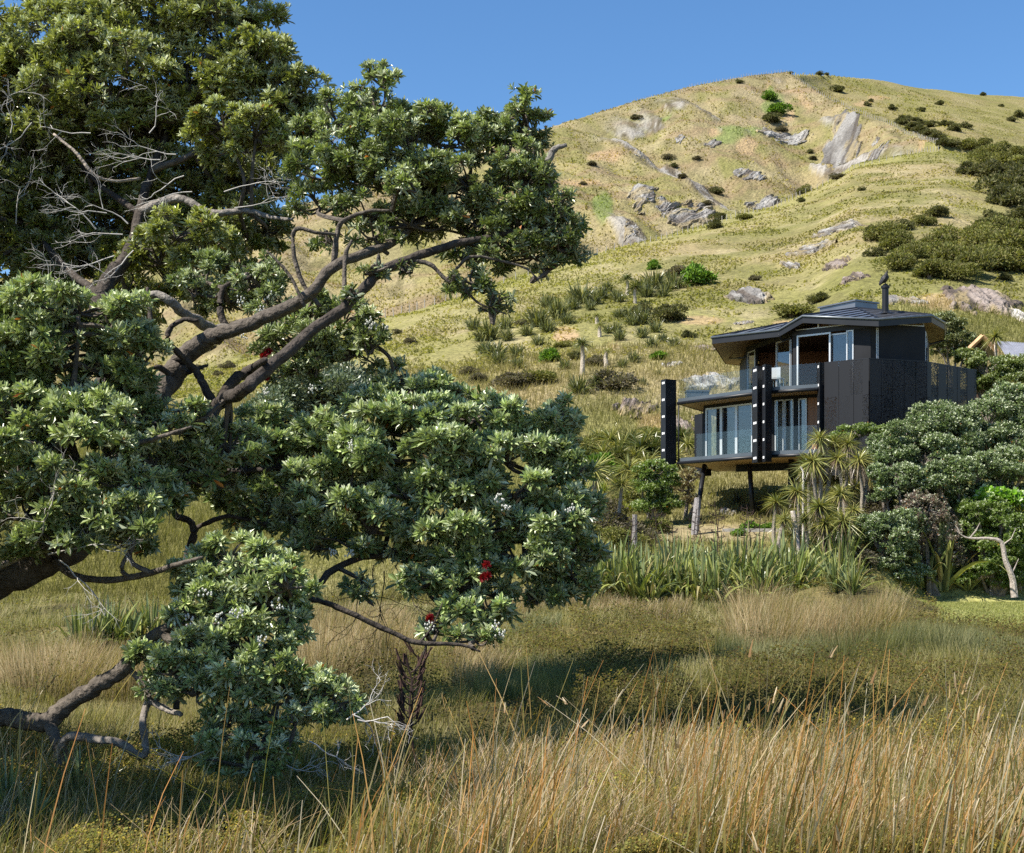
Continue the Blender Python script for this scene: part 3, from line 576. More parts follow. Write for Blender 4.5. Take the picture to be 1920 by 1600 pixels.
# ------------------------------------------------------------------ flax, cabbage trees
def strap_mesh(seed, n, ln, wd, pal, droop=0.7, upright=0.55, base=0.06, ball=False, edge=None, name="blades"):
    r = np.random.default_rng(seed); ns = 6; t = np.linspace(0, 1, ns + 1)
    az = r.uniform(0, 6.28, n)
    if ball: pol = np.arccos(r.uniform(-0.55, 1.0, n))
    else: pol = np.abs(r.normal(0, upright, n)) * 0.75
    d = np.stack([np.sin(pol) * np.cos(az), np.sin(pol) * np.sin(az), np.cos(pol)], -1); L = ln * r.uniform(0.6, 1.1, n) * (1 if ball else (1 - 0.2 * pol))
    b = np.stack([np.cos(az), np.sin(az), np.zeros(n)], -1) * base * r.random((n, 1)) ** 0.5
    dr = droop * r.uniform(0.2, 1.3, n) * (0.35 + np.sin(pol))
    P = b[:, None] + d[:, None] * (L[:, None] * t)[..., None]
    P[..., 2] -= dr[:, None] * L[:, None] * t[None] ** (2.2 if ball else 3.0) * (0.7 if ball else 0.75)
    P[..., :2] += d[:, None, :2] * (0.25 * L[:, None] * t[None] ** 2)[..., None]
    s = norm(np.cross(d, r.normal(0, 0.35, (n, 3)) + [0, 0, 1.0])); w = wd * r.uniform(0.7, 1.2, n)
    prof = np.interp(t, [0, 0.15, 0.6, 1], [0.6, 1, 0.85, 0.06])
    hw = (w[:, None] * prof[None] * 0.5)[..., None] * s[:, None]
    up = norm(np.cross(s, d)) * 1.0; fold = (w[:, None] * prof[None] * 0.22)[..., None] * up[:, None]
    V = np.stack([P - hw + fold, P, P + hw + fold], 2)
    c = np.asarray(pal)[r.integers(0, len(pal), n)] * r.uniform(0.75, 1.25, (n, 1)); C = np.repeat(np.repeat(c[:, None, None], ns + 1, 1), 3, 2).copy()
    if edge is not None: C[:, :, 0] = C[:, :, 0] * 0.35 + 0.65 * np.asarray(edge)
    k = (ns + 1) * 3; bb = (np.arange(n) * k)[:, None, None] + (np.arange(ns) * 3)[None, :, None] + np.arange(2)[None, None]
    Q = np.stack([bb, bb + 1, bb + 4, bb + 3], -1).reshape(-1, 4)
    me = mesh(name, V.reshape(-1, 3), Q, None, C.reshape(-1, 3)); me.materials.append(M['strap']); return me
PAL_FLAX = [(0.12, 0.16, 0.045), (0.18, 0.22, 0.06), (0.075, 0.11, 0.04), (0.26, 0.28, 0.07), (0.15, 0.19, 0.09), (0.22, 0.18, 0.08), (0.06, 0.085, 0.03)]
PAL_CAB = [(0.18, 0.20, 0.055), (0.25, 0.25, 0.07), (0.12, 0.145, 0.045), (0.31, 0.28, 0.085)]
PAL_CABD = [(0.085, 0.105, 0.034), (0.115, 0.135, 0.04), (0.06, 0.08, 0.028), (0.16, 0.155, 0.05)]
FLAX = [strap_mesh(300 + k, 46, 2.5, 0.135, PAL_FLAX, 0.95, 0.55, 0.22, edge=(0.42, 0.40, 0.15)) for k in range(5)]
FLAXH = [strap_mesh(330 + k, 130, 1.0, 0.055, [(0.09, 0.105, 0.04), (0.13, 0.145, 0.05), (0.19, 0.19, 0.065), (0.07, 0.08, 0.032)], 0.9, 0.75, 0.25) for k in range(4)]
HEAD = [strap_mesh(360 + k, 150, 0.78, 0.042, PAL_CAB, 0.55, 0.5, 0.04, True, (0.30, 0.28, 0.09), "leaf_head") for k in range(4)]
HEADD = [strap_mesh(380 + k, 170, 0.80, 0.045, PAL_CABD, 0.45, 0.5, 0.04, True, None, "leaf_head") for k in range(3)]
SKIRT = strap_mesh(390, 70, 0.8, 0.035, [(0.23, 0.17, 0.10), (0.17, 0.12, 0.07), (0.3, 0.23, 0.14)], 1.5, 1.6, 0.05, True, None, "dead_leaves")
def flax(c, s, label, group=None, var=0, hill=False, name="flax_plant", cat="flax"):
    o = empty(name, c, label, cat, group); v = FLAXH if hill else FLAX
    b = part("blades", v[var % len(v)], None, o); b.scale = (s, s, s * rng.uniform(0.9, 1.1)); b.rotation_euler = (0, 0, rng.uniform(0, 6.28)); return o
def seq_label(desc, where, i, n): return "%s %s, %s" % (desc, where, "leftmost" if i == 0 else ("rightmost" if i == n - 1 else ordinal(i) + " from left"))
# the flax belt on the hill left of the house
hf = z8([(360, 610, 190), (400, 740, 170), (550, 745, 110), (690, 520, 180), (840, 470, 180), (760, 570, 120), (1000, 360, 190), (1130, 345, 120), (1260, 370, 100), (1420, 290, 150), (1500, 260, 170), (1640, 265, 150), (1350, 530, 110), (1410, 510, 140), (1260, 640, 100), (1490, 690, 100),
         (1360, 790, 100), (1180, 590, 80), (1510, 580, 110), (470, 555, 110), (300, 640, 110), (1060, 430, 90), (430, 800, 120), (1640, 680, 90), (1240, 350, 90), (940, 420, 110), (1590, 300, 100), (1320, 470, 90)])
hf += z8([(250, 560, 120), (330, 720, 120), (480, 640, 110), (620, 600, 110), (760, 400, 120), (900, 520, 110), (1080, 380, 120), (1180, 300, 100), (1560, 330, 110), (1450, 330, 120), (1260, 480, 90), (1240, 580, 90), (1420, 620, 100), (1560, 650, 80), (700, 670, 100), (560, 830, 100), (1280, 830, 80), (880, 840, 90)])
for i, (px, py, w) in enumerate(sorted(hf)):
    c = at(px, py + w * 0.25, 40); flax(c, w / F * c[1] / 0.95, seq_label("dark flax clump", "scattered up the hill left of the house", i, len(hf)), "flax clumps on the hill", i, True)
c = at(1085, 740, 40); flax(c, 230 / 3.692 / F * c[1] / 1.3, "broad bright grassy flax clump below the single trunk cabbage tree", None, 1, True)
c = at(1205, 722, 40); flax(c, 90 / 3.692 / F * c[1] / 1.3, "small yellow flax tuft right of the largest brown dome bush", None, 2, True)
c = at(1235, 703, 40); flax(c, 60 / 3.692 / F * c[1] / 1.3, "small flax tuft just above the left black fin", None, 3, True)
# the big flax bed in front of the house
bed = []
for k in range(84):
    px = 1105 + 500 * ((k * 0.6180339) % 1.0); Y = 41.8 + 5.0 * ((k * 0.7548777) % 1.0) + 1.2 * (px > 1450) * 1.0
    if px > 1520: Y += 1.3
    bed.append((px, Y))
bed.sort()
for i, (px, Y) in enumerate(bed):
    x = (px - 960) / F * Y; flax((x, Y, float(H([x], [Y])[0])), rng.uniform(0.72, 1.1) * (0.82 if px > 1500 else 1), seq_label("broad leaved green flax plant", "in the long flax bed before the house", i, len(bed)), "flax bed before the house", i)
for i, (px, py, s) in enumerate([(1565, 1112, 0.55), (1598, 1116, 0.5)]):
    c = at(px, py, 30); flax(c, s, ["low arching flax at the right end of the flax bed, its left one", "low arching flax plant ending the flax bed on the right"][i], None, i)
c = at(1768, 1108, 38); flax(c, 1.5, "tall flax plant with bent leaves beside the green lawn", None, 2)
c = at(1735, 1106, 38); flax(c, 1.0, "smaller flax plant leaning left of the tall one by the lawn", None, 3)
c = at(1815, 1112, 38); flax(c, 0.55, "small yellow flax tuft at the lawn's edge", None, 4)
lf = [(178, 1236), (205, 1232), (232, 1236), (262, 1228), (286, 1222), (150, 1240)]
for i, (px, py) in enumerate(sorted(lf)):
    c = at(px, py); flax(c, 0.42, seq_label("short flax plant", "in the marsh behind the ground limb", i, len(lf)), "short flax behind the ground limb", i)
df = [(10, 8.6), (60, 8.3), (560, 9.6), (150, 9.0)]
for i, (px, Y) in enumerate(sorted(df)):
    x = (px - 960) / F * Y; flax((x, Y, float(H([x], [Y])[0])), 0.20, seq_label("dark flax plant in shade", "under the tree's lowest boughs", i, len(df)), "shaded flax under the tree", i)
# flax flower stalks
def stalk(c, h, label, lean=0.05, pods=True, group=None, r=0.012):
    o = empty("flax_stalk", c, label, "flax stalk", group); a = Acc(); ph = rng.uniform(0, 6)
    P = [(lean * h * t * t + 0.02 * math.sin(9 * t + ph), 0.02 * math.cos(7 * t), h * t) for t in np.linspace(0, 1, 9)]
    tube(a, P, np.linspace(r, r * 0.5, 9), 5, (0.035, 0.022, 0.018)); a.obj("stem", M['twig'], o)
    p = Acc()
    for k in range(11):
        t = 0.5 + 0.5 * k / 11; b = np.array([np.interp(t, np.linspace(0, 1, 9), [q[j] for q in P]) for j in range(3)]); sd = 1 if k % 2 else -1
        e = b + np.array([sd * 0.07 * h / 1.2, rng.normal(0, 0.03), 0.05]); tube(p, [b, (b + e) / 2 + [0, 0, -0.01], e], [r * 0.5, r * 0.5, r * 0.6], 4, (0.04, 0.025, 0.02))
        for q in range(3): tube(p, [e + [rng.normal(0, .012), rng.normal(0, .012), -0.005], e + [sd * 0.02 + rng.normal(0, .012), rng.normal(0, .02), 0.075]], [0.009, 0.004], 4, (0.045, 0.025, 0.02))
    if pods: p.obj("seed_pods", M['twig'], o)
def on(px, Y): x = (px - 960) / F * Y; return (x, Y, float(H([x], [Y])[0]))
stalk(on(757, 9.6), 1.02, "zigzag black flax stalk hanging with seed pods under the tree, left one of two", 0.12, True, None, 0.011)
stalk(on(782, 9.4), 0.98, "zigzag black flax stalk with seed pods under the tree, right one of two", -0.08, True, None, 0.011)
fs = [(1298, 45), (1340, 44.5), (1352, 46), (1392, 45), (1410, 46.5), (1422, 45.5), (1322, 46.4), (1228, 46), (1262, 45), (1180, 46), (1745, 50)]
for i, (px, Y) in enumerate(sorted(fs)): stalk(on(px, Y), rng.uniform(2.3, 3.4), seq_label("dark upright flax flower stalk", "rising from the flax bed", i, len(fs)), rng.normal(0, .06), True, "flax stalks in the bed", 0.022)

def cabbage(base, heads, label, group=None, dark=False, skirt=True, tr=0.08, col=(0.26, 0.225, 0.18), name="cabbage_tree"):
    """base: ground point; heads: list of (point, radius)"""
    base = np.asarray(base, float); o = empty(name, base, label, "cabbage tree", group); a = Acc()
    for (h, r) in heads:
        h = np.asarray(h, float) - base; mid = h * 0.5 + [rng.normal(0, .08), rng.normal(0, .08), 0]
        P, R = catmull([(0, 0, -0.3), mid * [0.5, 0.5, 0.6], mid * [1.1, 1.1, 1.2], h], [tr * 1.25, tr, tr * 0.9, tr * 0.75], 4); tube(a, P, R, 8, col, 0.08)
    a.obj("trunk", M['bark'], o)
    for k, (h, r) in enumerate(heads):
        h = np.asarray(h, float) - base; v = HEADD if dark else HEAD; CNT[0] += 1
        p = part("leaf_head", v[CNT[0] % len(v)], None, o); p.location = h; s = r / 0.52; p.scale = (s, s, s); p.rotation_euler = (rng.normal(0, .15), rng.normal(0, .15), rng.uniform(0, 6.28))
        if skirt:
            q = part("dead_leaves", SKIRT, None, o); q.location = h - np.array([0, 0, 0.12 * s]); q.scale = (s * 0.62, s * 0.62, s * 0.75)
    return o
def z6(x, y): return 1050 + x / 4.21, 780 + y / 4.21
def z7(x, y): return 1280 + x / 4.571, 800 + y / 4.571
def cab1(hp, rpx, Y, label, base_px=None, base_py=None, **kw):
    h = wp(hp[0], hp[1], Y); bx = (base_px or hp[0]); b = on(bx, Y)
    b = (b[0], b[1], min(b[2], h[2] - 0.25)); return cabbage(b, [(h, rpx / F * Y)], label, **kw)
cab1(z6(265, 430), 31, 55, "cabbage tree with a tall bare trunk and round head beside the tree's right edge", 1117, tr=0.1, skirt=False)
cab1(z6(490, 545), 20, 55.5, "shorter cabbage tree with a bare trunk right of the taller one", 1159, tr=0.08, skirt=False)
CL = [(100, 240, 80, 63), (235, 235, 60, 64), (405, 195, 88, 65), (640, 260, 95, 65), (735, 265, 85, 66), (545, 205, 80, 67), (590, 330, 75, 63), (700, 160, 70, 69), (300, 160, 60, 70), (960, 170, 75, 66), (1010, 235, 60, 65), (450, 330, 80, 62), (830, 280, 70, 66)]
CL += [(60, 330, 80, 0), (200, 330, 70, 0), (350, 300, 80, 0), (480, 250, 80, 0), (540, 420, 90, 0), (680, 400, 90, 0), (900, 330, 80, 0), (330, 430, 70, 0), (620, 470, 70, 0), (20, 420, 80, 0), (160, 560, 70, 0)]
for i, (x, y, r, Y) in enumerate(sorted(CL)):
    gx_, gy_ = z6(x, y); g_ = at(gx_, gy_ + r / 4.21 * 1.15, 47); cab1((gx_, gy_), r / 4.21 * 1.35, g_[1], seq_label("young dark spiky cabbage tree", "left of the black fin", i, len(CL)), None, dark=(i % 3 == 1), group="young cabbage trees left of the fin", skirt=False)
# multi headed clump at the house's right foot
bA = on(1538, 51.5); cabbage(bA, [(wp(*z7(1172, 105), 51.5), 0.42), (wp(*z7(1300, 150), 51.8), 0.42), (wp(*z7(1120, 300), 51.2), 0.5)], "tall many headed cabbage tree in front of the black screens", tr=0.085)
bB = on(1585, 51.0); cabbage(bB, [(wp(*z7(1420, 150), 51.4), 0.40), (wp(*z7(1325, 275), 51), 0.42)], "two headed cabbage tree right of the tall many headed one", tr=0.07)
cabbage(on(1615, 50.8), [(wp(*z7(1510, 290), 50.8), 0.46), (wp(*z7(1590, 330), 51), 0.3)], "shaggy cabbage tree with brown dead leaves nearest the silvery bush", tr=0.07)
cab1(z7(975, 560), 23, 50, "cabbage tree head over a dark skirt beneath the deck's right post")
cab1(z7(1090, 350), 27, 51.8, "dark cabbage tree against the house's underside", dark=True)
cab1(z7(1350, 580), 22, 49.5, "pale cabbage tree head in the middle of the right hand clump")
cab1(z7(800, 650), 20, 49.4, "low yellow cabbage tree left of the pale leaning pole")
cab1(z7(870, 800), 17, 48.6, "drooping greyish cabbage tree next to the pale leaning pole")
cabbage(on(1548, 48.4), [(wp(*z7(1175, 690), 48.6), 0.5), (wp(*z7(1220, 840), 48.4), 0.48)], "two tiered yellow green cabbage tree behind the flax bed's end", tr=0.09, col=(0.12, 0.09, 0.07))
cab1(z7(1375, 815), 25, 48.2, "dark stemmed cabbage tree with a round head right of the two tiered one", tr=0.11, col=(0.10, 0.075, 0.06))
cab1(z7(1465, 720), 15, 49, "small cabbage tree head touching the silvery bush")
cab1(z7(1050, 800), 15, 48.8, "small dim cabbage tree just right of the pale leaning pole", dark=True)
# on the hill
def hcab(x, yh, yb, r, label, dark=True):
    px, ph, w = z8([(x, yh, r)])[0]; pb = z8([(x, yb, 1)])[0][1]; b = at(px, pb, 60); h = wp(px, ph, b[1]); cabbage(b, [(h, w / F * b[1])], label, None, dark, False, 0.16, (0.38, 0.33, 0.26))
hcab(1003, 680, 905, 52, "single trunk cabbage tree with a thick pale trunk in mid slope")
hcab(1370, 290, 405, 50, "pale trunked cabbage tree left of the big bright green bush")
hcab(1312, 230, 350, 40, "taller dark cabbage tree behind the pale trunked one")
hcab(1125, 555, 640, 30, "small yellowish cabbage tree high in the flax belt", False)
hcab(1172, 735, 850, 26, "thin cabbage tree right of the single trunk one", False)
hcab(1105, 490, 545, 30, "tiny cabbage tree above the small yellowish one", False)
hcab(1100, 935, 1005, 44, "short cabbage tree in front of the largest brown dome bush")
x_, y_, w_ = 1865, 632, 20
b_ = on(1866, 70); cabbage(b_, [(wp(1866, 632, 70), 0.5)], "cabbage tree with a round head before the neighbour's roof", None, False, True)
cab1((1912, 968), 26, 49.5, "yellow drooping cabbage tree cut by the right edge", None)
cab1((1905, 728), 16, 60, "small pale cabbage tree behind the silvery bushes at the right")

# ------------------------------------------------------------------ the black house on posts
M['black'] = mat_plain("black_steel", (0.009, 0.010, 0.013), 0.45, 0.35, 0.0, 0.2, 1.5)
M['black_ply'] = mat_plain("black_cladding", (0.008, 0.0085, 0.011), 0.6, 0.25, 0.0, 0.25, 1.2)
M['trim'] = mat_plain("grey_metal_trim", (0.085, 0.10, 0.115), 0.35, 0.5, 0.3, 0.12, 1.0)
M['roof'] = mat_plain("dark_roof_metal", (0.15, 0.155, 0.17), 0.28, 0.6, 0.5, 0.15, 1.0)
M['frame'] = mat_plain("silver_window_frame", (0.52, 0.54, 0.56), 0.35, 0.5, 0.3, 0.06, 2)
M['soffit'] = mat_boards("timber_soffit", (0.32, 0.20, 0.11), (0.52, 0.35, 0.20), 6.0)
M['timber'] = mat_boards("timber_lining", (0.20, 0.085, 0.036), (0.36, 0.165, 0.075), 7.0)
M['inside'] = mat_plain("dim_interior", (0.10, 0.065, 0.045), 0.8, 0.2, 0, 0.2, 1)
M['curtain'] = mat_plain("pale_curtain", (0.34, 0.32, 0.325), 0.9, 0.1, 0, 0.1, 4)
M['glass'] = mat_glass("window_glass", 0.08, (0.8, 0.82, 0.82))
M['balglass'] = mat_glass("balustrade_glass", 0.025, (0.95, 0.97, 0.96))
M['screen'] = mat_screen("perforated_black_screen")
M['clip'] = mat_plain("white_bracket", (0.75, 0.75, 0.76), 0.5, 0.4, 0, 0.05, 3)
M['concrete'] = mat_plain("grey_concrete", (0.3, 0.29, 0.27), 0.9, 0.2, 0, 0.3, 3, (8, 0.6, 0.05))
def XY(px, Y): return np.array([(px - 960) / F * Y, Y])
HC = np.array([14.0, 61.0, 0.0])
house = empty("house", HC, "black two storey house on slanted posts with perforated screens and folded roof", "house")
def sub(acc, name, mat, parent=None, smooth=False):
    par = parent or house
    off = HC if par is house else HC
    acc.V = [v - off for v in acc.V]
    o = acc.obj(name, mat, par, smooth)
    return o
ZL0, ZL1, ZU0, ZU1 = 5.72, 5.97, 8.38, 8.62
A_ = XY(1271, 61.8); B_ = XY(1432, 57.6); C_ = XY(1540, 56.35); D_ = XY(1629, 55.0); E_ = XY(1738, 55.9); F_ = XY(1831, 58.5)
A2 = np.array([8.9, 64.9]); G_ = np.array([20.2, 64.5]); I_ = np.array([10.0, 67.5])
def inset(poly, d):
    poly = [np.asarray(p, float) for p in poly]; n = len(poly); out = []
    for i in range(n):
        a, b, c = poly[i - 1], poly[i], poly[(i + 1) % n]
        d1 = norm(b - a); d2 = norm(c - b); n1 = np.array([-d1[1], d1[0]]); n2 = np.array([-d2[1], d2[0]])
        m = norm(n1 + n2); out.append(b + m * d / max(np.dot(m, n1), 0.35))
    return out
deck_poly = [A_, B_, C_, D_, E_, F_, G_, I_, A2]
for nm, z0, z1 in (("lower_deck", ZL0, ZL1), ("upper_deck", ZU0, ZU1)):
    a = Acc(); inner = inset(deck_poly, 0.10)
    cc = np.mean(inner, 0); prism(a, inner, z0 + 0.03, z1 - 0.01); 
    o = sub(a, nm, M['black'])
    t = Acc(); pl = inset(deck_poly, 0.07); V = [(p[0], p[1], z0 + 0.012) for p in pl]; n = len(V)
    col = np.array([(p[0] * 0.62 - p[1] * 0.3, p[1], 0) for p in pl] + [(cc[0] * 0.62 - cc[1] * 0.3, cc[1], 0)])
    t.add(np.array(V + [(cc[0], cc[1], z0 + 0.012)]), None, [((i + 1) % n, i, n) for i in range(n)], col); ob = t.obj("soffit", M['soffit'], o); ob.location = -HC
    e = Acc()
    for i in range(2):
        p, q = deck_poly[i], deck_poly[i + 1]
        wall(e, p, q, z0 + 0.085, z1 + 0.02, 0.12, 0.0)
    f1 = e.obj("edge_trim", M['trim'], o); f1.location = -HC
    e = Acc()
    for (p, q) in ((A_, B_), (B_, C_)):
        P = np.array([[*p, z0 + 0.05], [*q, z0 + 0.05]]); tube(e, P, [0.075, 0.075], 10)
    f2 = e.obj("edge_roll", M['black'], o, True); f2.location = -HC
    e = Acc(); p, q = I_, A2; wall(e, A2, A_, z0, z1, 0.1, 0.0); wall(e, I_, A2, z0, z1, 0.1, 0); f3 = e.obj("edge_beam", M['black'], o); f3.location = -HC
# glass balustrades
def glass_run(p, q, z0, z1, n, off=-0.03):
    for k in range(n):
        t0, t1 = k / n + 0.002, (k + 1) / n - 0.002
        a = Acc(); wall(a, p + (q - p) * t0, p + (q - p) * t1, z0, z1, 0.014, off); sub(a, "balustrade_panel", M['balglass'])
glass_run(A_ + (B_ - A_) * 0.01, A_ + (B_ - A_) * 0.86, ZU1 + 0.02, 9.50, 3)
glass_run(B_ + (C_ - B_) * 0.12, B_ + (C_ - B_) * 0.92, ZU1 + 0.02, 9.50, 1)
glass_run(A2, A_, ZU1 + 0.02, 9.50, 2)
glass_run(A_ + (B_ - A_) * 0.22, A_ + (B_ - A_) * 0.86, ZL1 + 0.02, 6.98, 2)
glass_run(B_ + (C_ - B_) * 0.12, B_ + (C_ - B_) * 0.92, ZL1 + 0.02, 6.98, 1)
# folded black fins: (px of the left edge, fold, right edge, depth at fold, depth right)
def fin(pl, pm, pr, yl, ym, yr, z0, z1, slots=2, rows=6):
    a = Acc(); P0, P1, P2 = XY(pl, yl), XY(pm, ym), XY(pr, yr); c = (P0 + P2) / 2 + norm(np.array([P2[1] - P0[1], -(P2[0] - P0[0])])) * -0.12
    prism(a, [P0, P1, P2, c], z0, z1); o = sub(a, "fin", M['black'])
    d = P1 - P0
    zs = np.linspace(z0 + 0.18, z1 - 0.16, rows)
    for z in zs:
        for k in range(slots):
            s = Acc(); f0 = 0.30 + 0.62 * k / slots; f1 = f0 + 0.40 / slots; wall(s, P0 + d * f0, P0 + d * f1, z - 0.05, z + 0.05, 0.02, 0.012); b = s.obj("bracket", M['clip'], o); b.location = -HC
fin(1239, 1248, 1268, 62.0, 61.6, 61.9, 5.42, 9.50)
fin(1410, 1420, 1430, 57.9, 57.3, 57.6, 5.52, 9.50, 3)
fin(1429, 1435, 1447, 57.3, 56.9, 57.2, 5.52, 9.52, 1)
fin(1532, 1537, 1547, 56.6, 56.2, 56.4, 5.40, 9.50, 1)
a = Acc(); P_ = [XY(1302, 66), XY(1317, 65.2), XY(1334, 65.6)]; prism(a, [P_[0], P_[1], P_[2], np.array([8.9, 66.4])], 5.42, 8.34); sub(a, "fin", M['black_ply'])
# perforated screens: panels side by side
def screens(p, q, n, z0, z1, u0, name="screen_panel"):
    L = np.linalg.norm(q - p)
    for k in range(n):
        a = Acc(); t0 = k / n + 0.004; t1 = (k + 1) / n - 0.004; P, Q = p + (q - p) * t0, p + (q - p) * t1; d = norm(Q - P); nn = np.array([d[1], -d[0]])
        V = [(*P, z0), (*Q, z0), (*Q, z1), (*P, z1)]; V2 = [(v[0] - nn[0] * 0.004, v[1] - nn[1] * 0.004, v[2]) for v in V]
        uv = [(u0 + L * t0, z0), (u0 + L * t1, z0), (u0 + L * t1, z1), (u0 + L * t0, z1)]
        a.add(np.array(V + V2), [(0, 1, 2, 3), (7, 6, 5, 4)], None, np.array([(u, v, 0) for u, v in uv + uv])); o = sub(a, name, M['screen'])
        f = Acc(); 
        wall(f, P, P + d * 0.035, z0, z1, 0.03, -0.005); fo = f.obj("seam", M['black'], o); fo.location = -HC
    f = Acc(); wall(f, p, q, z1 - 0.005, z1 + 0.03, 0.05, 0.004); sub(f, "top_rail", M['black'])
screens(C_ + (D_ - C_) * 0.06, D_, 3, 4.9, 9.47, 0.0)
screens(D_ + (E_ - D_) * 0.015, E_, 5, 4.6, 9.47, 12.3)
screens(E_, F_, 5, 4.6, 9.46, 31.7)
# solid wall behind the lower screens on the right (the dark flank)
f = Acc(); 
inn = inset(deck_poly, 0.9)
wall(f, inn[3], inn[4], ZL0 - 1.5, ZU0, 0.15); wall(f, inn[4], inn[5], ZL0 - 1.5, ZU0, 0.15); wall(f, inn[5], inn[6], ZL0 - 1.5, ZU0, 0.15); sub(f, "flank_wall", M['black_ply'])
f = Acc(); wall(f, XY(1380, 62), XY(1520, 60.5), 5.40, ZL0, 0.1); sub(f, "undercroft_beam", M['black_ply'])
# posts
def post(px0, py0, px1, py1, Y0, Y1, r=0.105):
    a = Acc(); t = wp(px0, py0, Y0); b = wp(px1, py1, Y1); b[2] = min(b[2], float(H([b[0]], [b[1]])[0])) - 0.3; tube(a, [t, b], [r, r], 12); sub(a, "post", M['black'], None, True)
post(1321, 872, 1302, 985, 61.2, 60.0); post(1405, 870, 1413, 950, 60.5, 60.5); post(1484, 862, 1481, 935, 58.5, 58.5, 0.13); post(1492, 862, 1496, 935, 61, 61)
a = Acc(); tube(a, [wp(1272.5, 760, 61.7), wp(1272.5, 866, 61.7)], [0.035, 0.035], 8); sub(a, "tie_rod", M['black'], None, True)
# upper storey
U1 = np.array([10.58, 62.5]); U2 = np.array([11.72, 57.95]); U3 = np.array([14.42, 55.75]); U4 = np.array([16.87, 56.6]); U5 = np.array([18.2, 60.5]); U6 = np.array([17.0, 67.0]); U7 = np.array([11.0, 67.0])
UP = [U1, U2, U3, U4, U5, U6, U7]
def lerp(a, b, t): return a + (b - a) * t
HD = 10.83
def upright(acc, p, q, t, w, z0, z1, th=0.09, off=0.02):
    L = np.linalg.norm(q - p); wall(acc, lerp(p, q, t - w / 2 / L), lerp(p, q, t + w / 2 / L), z0, z1, th, off)
def window(p, q, t0, t1, z0, z1, fw=0.06, off=0.02, glass=True, parent=None):
    """framed window with its pane as a part of it"""
    L = np.linalg.norm(q - p); a = Acc(); ta, tb = t0 + fw / L, t1 - fw / L
    wall(a, lerp(p, q, t0), lerp(p, q, ta), z0, z1, 0.08, off); wall(a, lerp(p, q, tb), lerp(p, q, t1), z0, z1, 0.08, off)
    wall(a, lerp(p, q, ta), lerp(p, q, tb), z0, z0 + fw, 0.078, off - 0.001); wall(a, lerp(p, q, ta), lerp(p, q, tb), z1 - fw, z1, 0.078, off - 0.001)
    o = sub(a, "window", M['frame'], parent)
    if glass:
        g = Acc(); wall(g, lerp(p, q, ta), lerp(p, q, tb), z0 + fw, z1 - fw, 0.02, off - 0.03); b = g.obj("pane", M['glass'], o); b.location = -HC
    return o
zf = ZU1 + 0.02
# facet 1 (faces left): door opening and panels
window(U1, U2, 0.02, 0.20, zf, HD - 0.03); window(U1, U2, 0.66, 0.96, zf, HD - 0.03)
a = Acc(); upright(a, U1, U2, 0.012, 0.12, zf, HD + 0.05, 0.12, 0.03); upright(a, U1, U2, 0.21, 0.10, zf, HD, 0.1); sub(a, "corner_stud", M['black'])
a = Acc(); wall(a, lerp(U1, U2, 0.0), U2, HD, HD + 0.22, 0.14, 0.03); wall(a, U2, U3, HD, HD + 0.20, 0.14, 0.03); sub(a, "lintel_beam", M['black'])
# facet 2: opening, sliding panel, cladding
window(U2, U3, 0.06, 0.50, zf, HD - 0.01, 0.07, 0.03, False); window(U2, U3, 0.47, 0.72, zf, HD - 0.08, 0.06, -0.06); window(U2, U3, 0.70, 0.79, zf, HD - 0.02, 0.05, 0.03)
for (p_, q_, z_) in ((lerp(U2, U3, 0.79), U3, HD), (U3 + norm(U4 - U3) * 0.02, lerp(U3, U4, 0.10), HD + 0.2), (lerp(U3, U4, 0.14), U4, 10.98), (lerp(U2, U3, 0.005), lerp(U2, U3, 0.05), HD), (U6, U7, 10.9), (U7, U1, 10.9), (lerp(U4, U5, 0.4), U5, 10.9), (U5, U6, 10.9)):
    a = Acc(); wall(a, p_, q_, zf, z_, 0.11, 0.0); sub(a, "cladding", M['black_ply'])
window(U3, U4, 0.10, 0.14, zf, HD, 0.03, 0.0); window(U4, U5, 0.02, 0.38, zf, HD, 0.07, 0.02)
window(U3, U4, 0.14, 0.98, 11.0, 11.17, 0.035, 0.0, False)
# clerestory above the beam on facet 2 and raked timber behind
a = Acc(); n_ = norm(U3 - U2); nn = np.array([n_[1], -n_[0]])
def tri_wall(acc, pts, off): 
    P = [np.array([*(lerp(U2, U3, t) + nn * off), z]) for t, z in pts]; Q = [v - np.array([*nn, 0]) * 0.03 for v in P]; n = len(P)
    c = np.mean(P, 0); d = np.mean(Q, 0); acc.add(np.array(P + Q + [c, d]), [(i, n + i, n + (i + 1) % n, (i + 1) % n) for i in range(n)], [(i, (i + 1) % n, 2 * n) for i in range(n)] + [(n + (i + 1) % n, n + i, 2 * n + 1) for i in range(n)])
tri_wall(a, [(0.36, HD + 0.22), (0.97, HD + 0.22), (0.97, 11.18), (0.42, 11.32)], -0.06); o = sub(a, "clerestory_window", M['glass'])
a = Acc(); upright(a, U2, U3, 0.34, 0.06, HD + 0.2, 11.36); wall(a, lerp(U2, U3, 0.05), lerp(U2, U3, 0.97), HD + 0.2, HD + 0.235, 0.08, 0.035); fo = a.obj("mullion", M['frame'], o); fo.location = -HC
a = Acc(); tri_wall(a, [(0.03, HD + 0.2), (0.98, HD + 0.2), (0.98, 11.2), (0.4, 11.36)], -0.5); sub(a, "gable_lining", M['timber'])
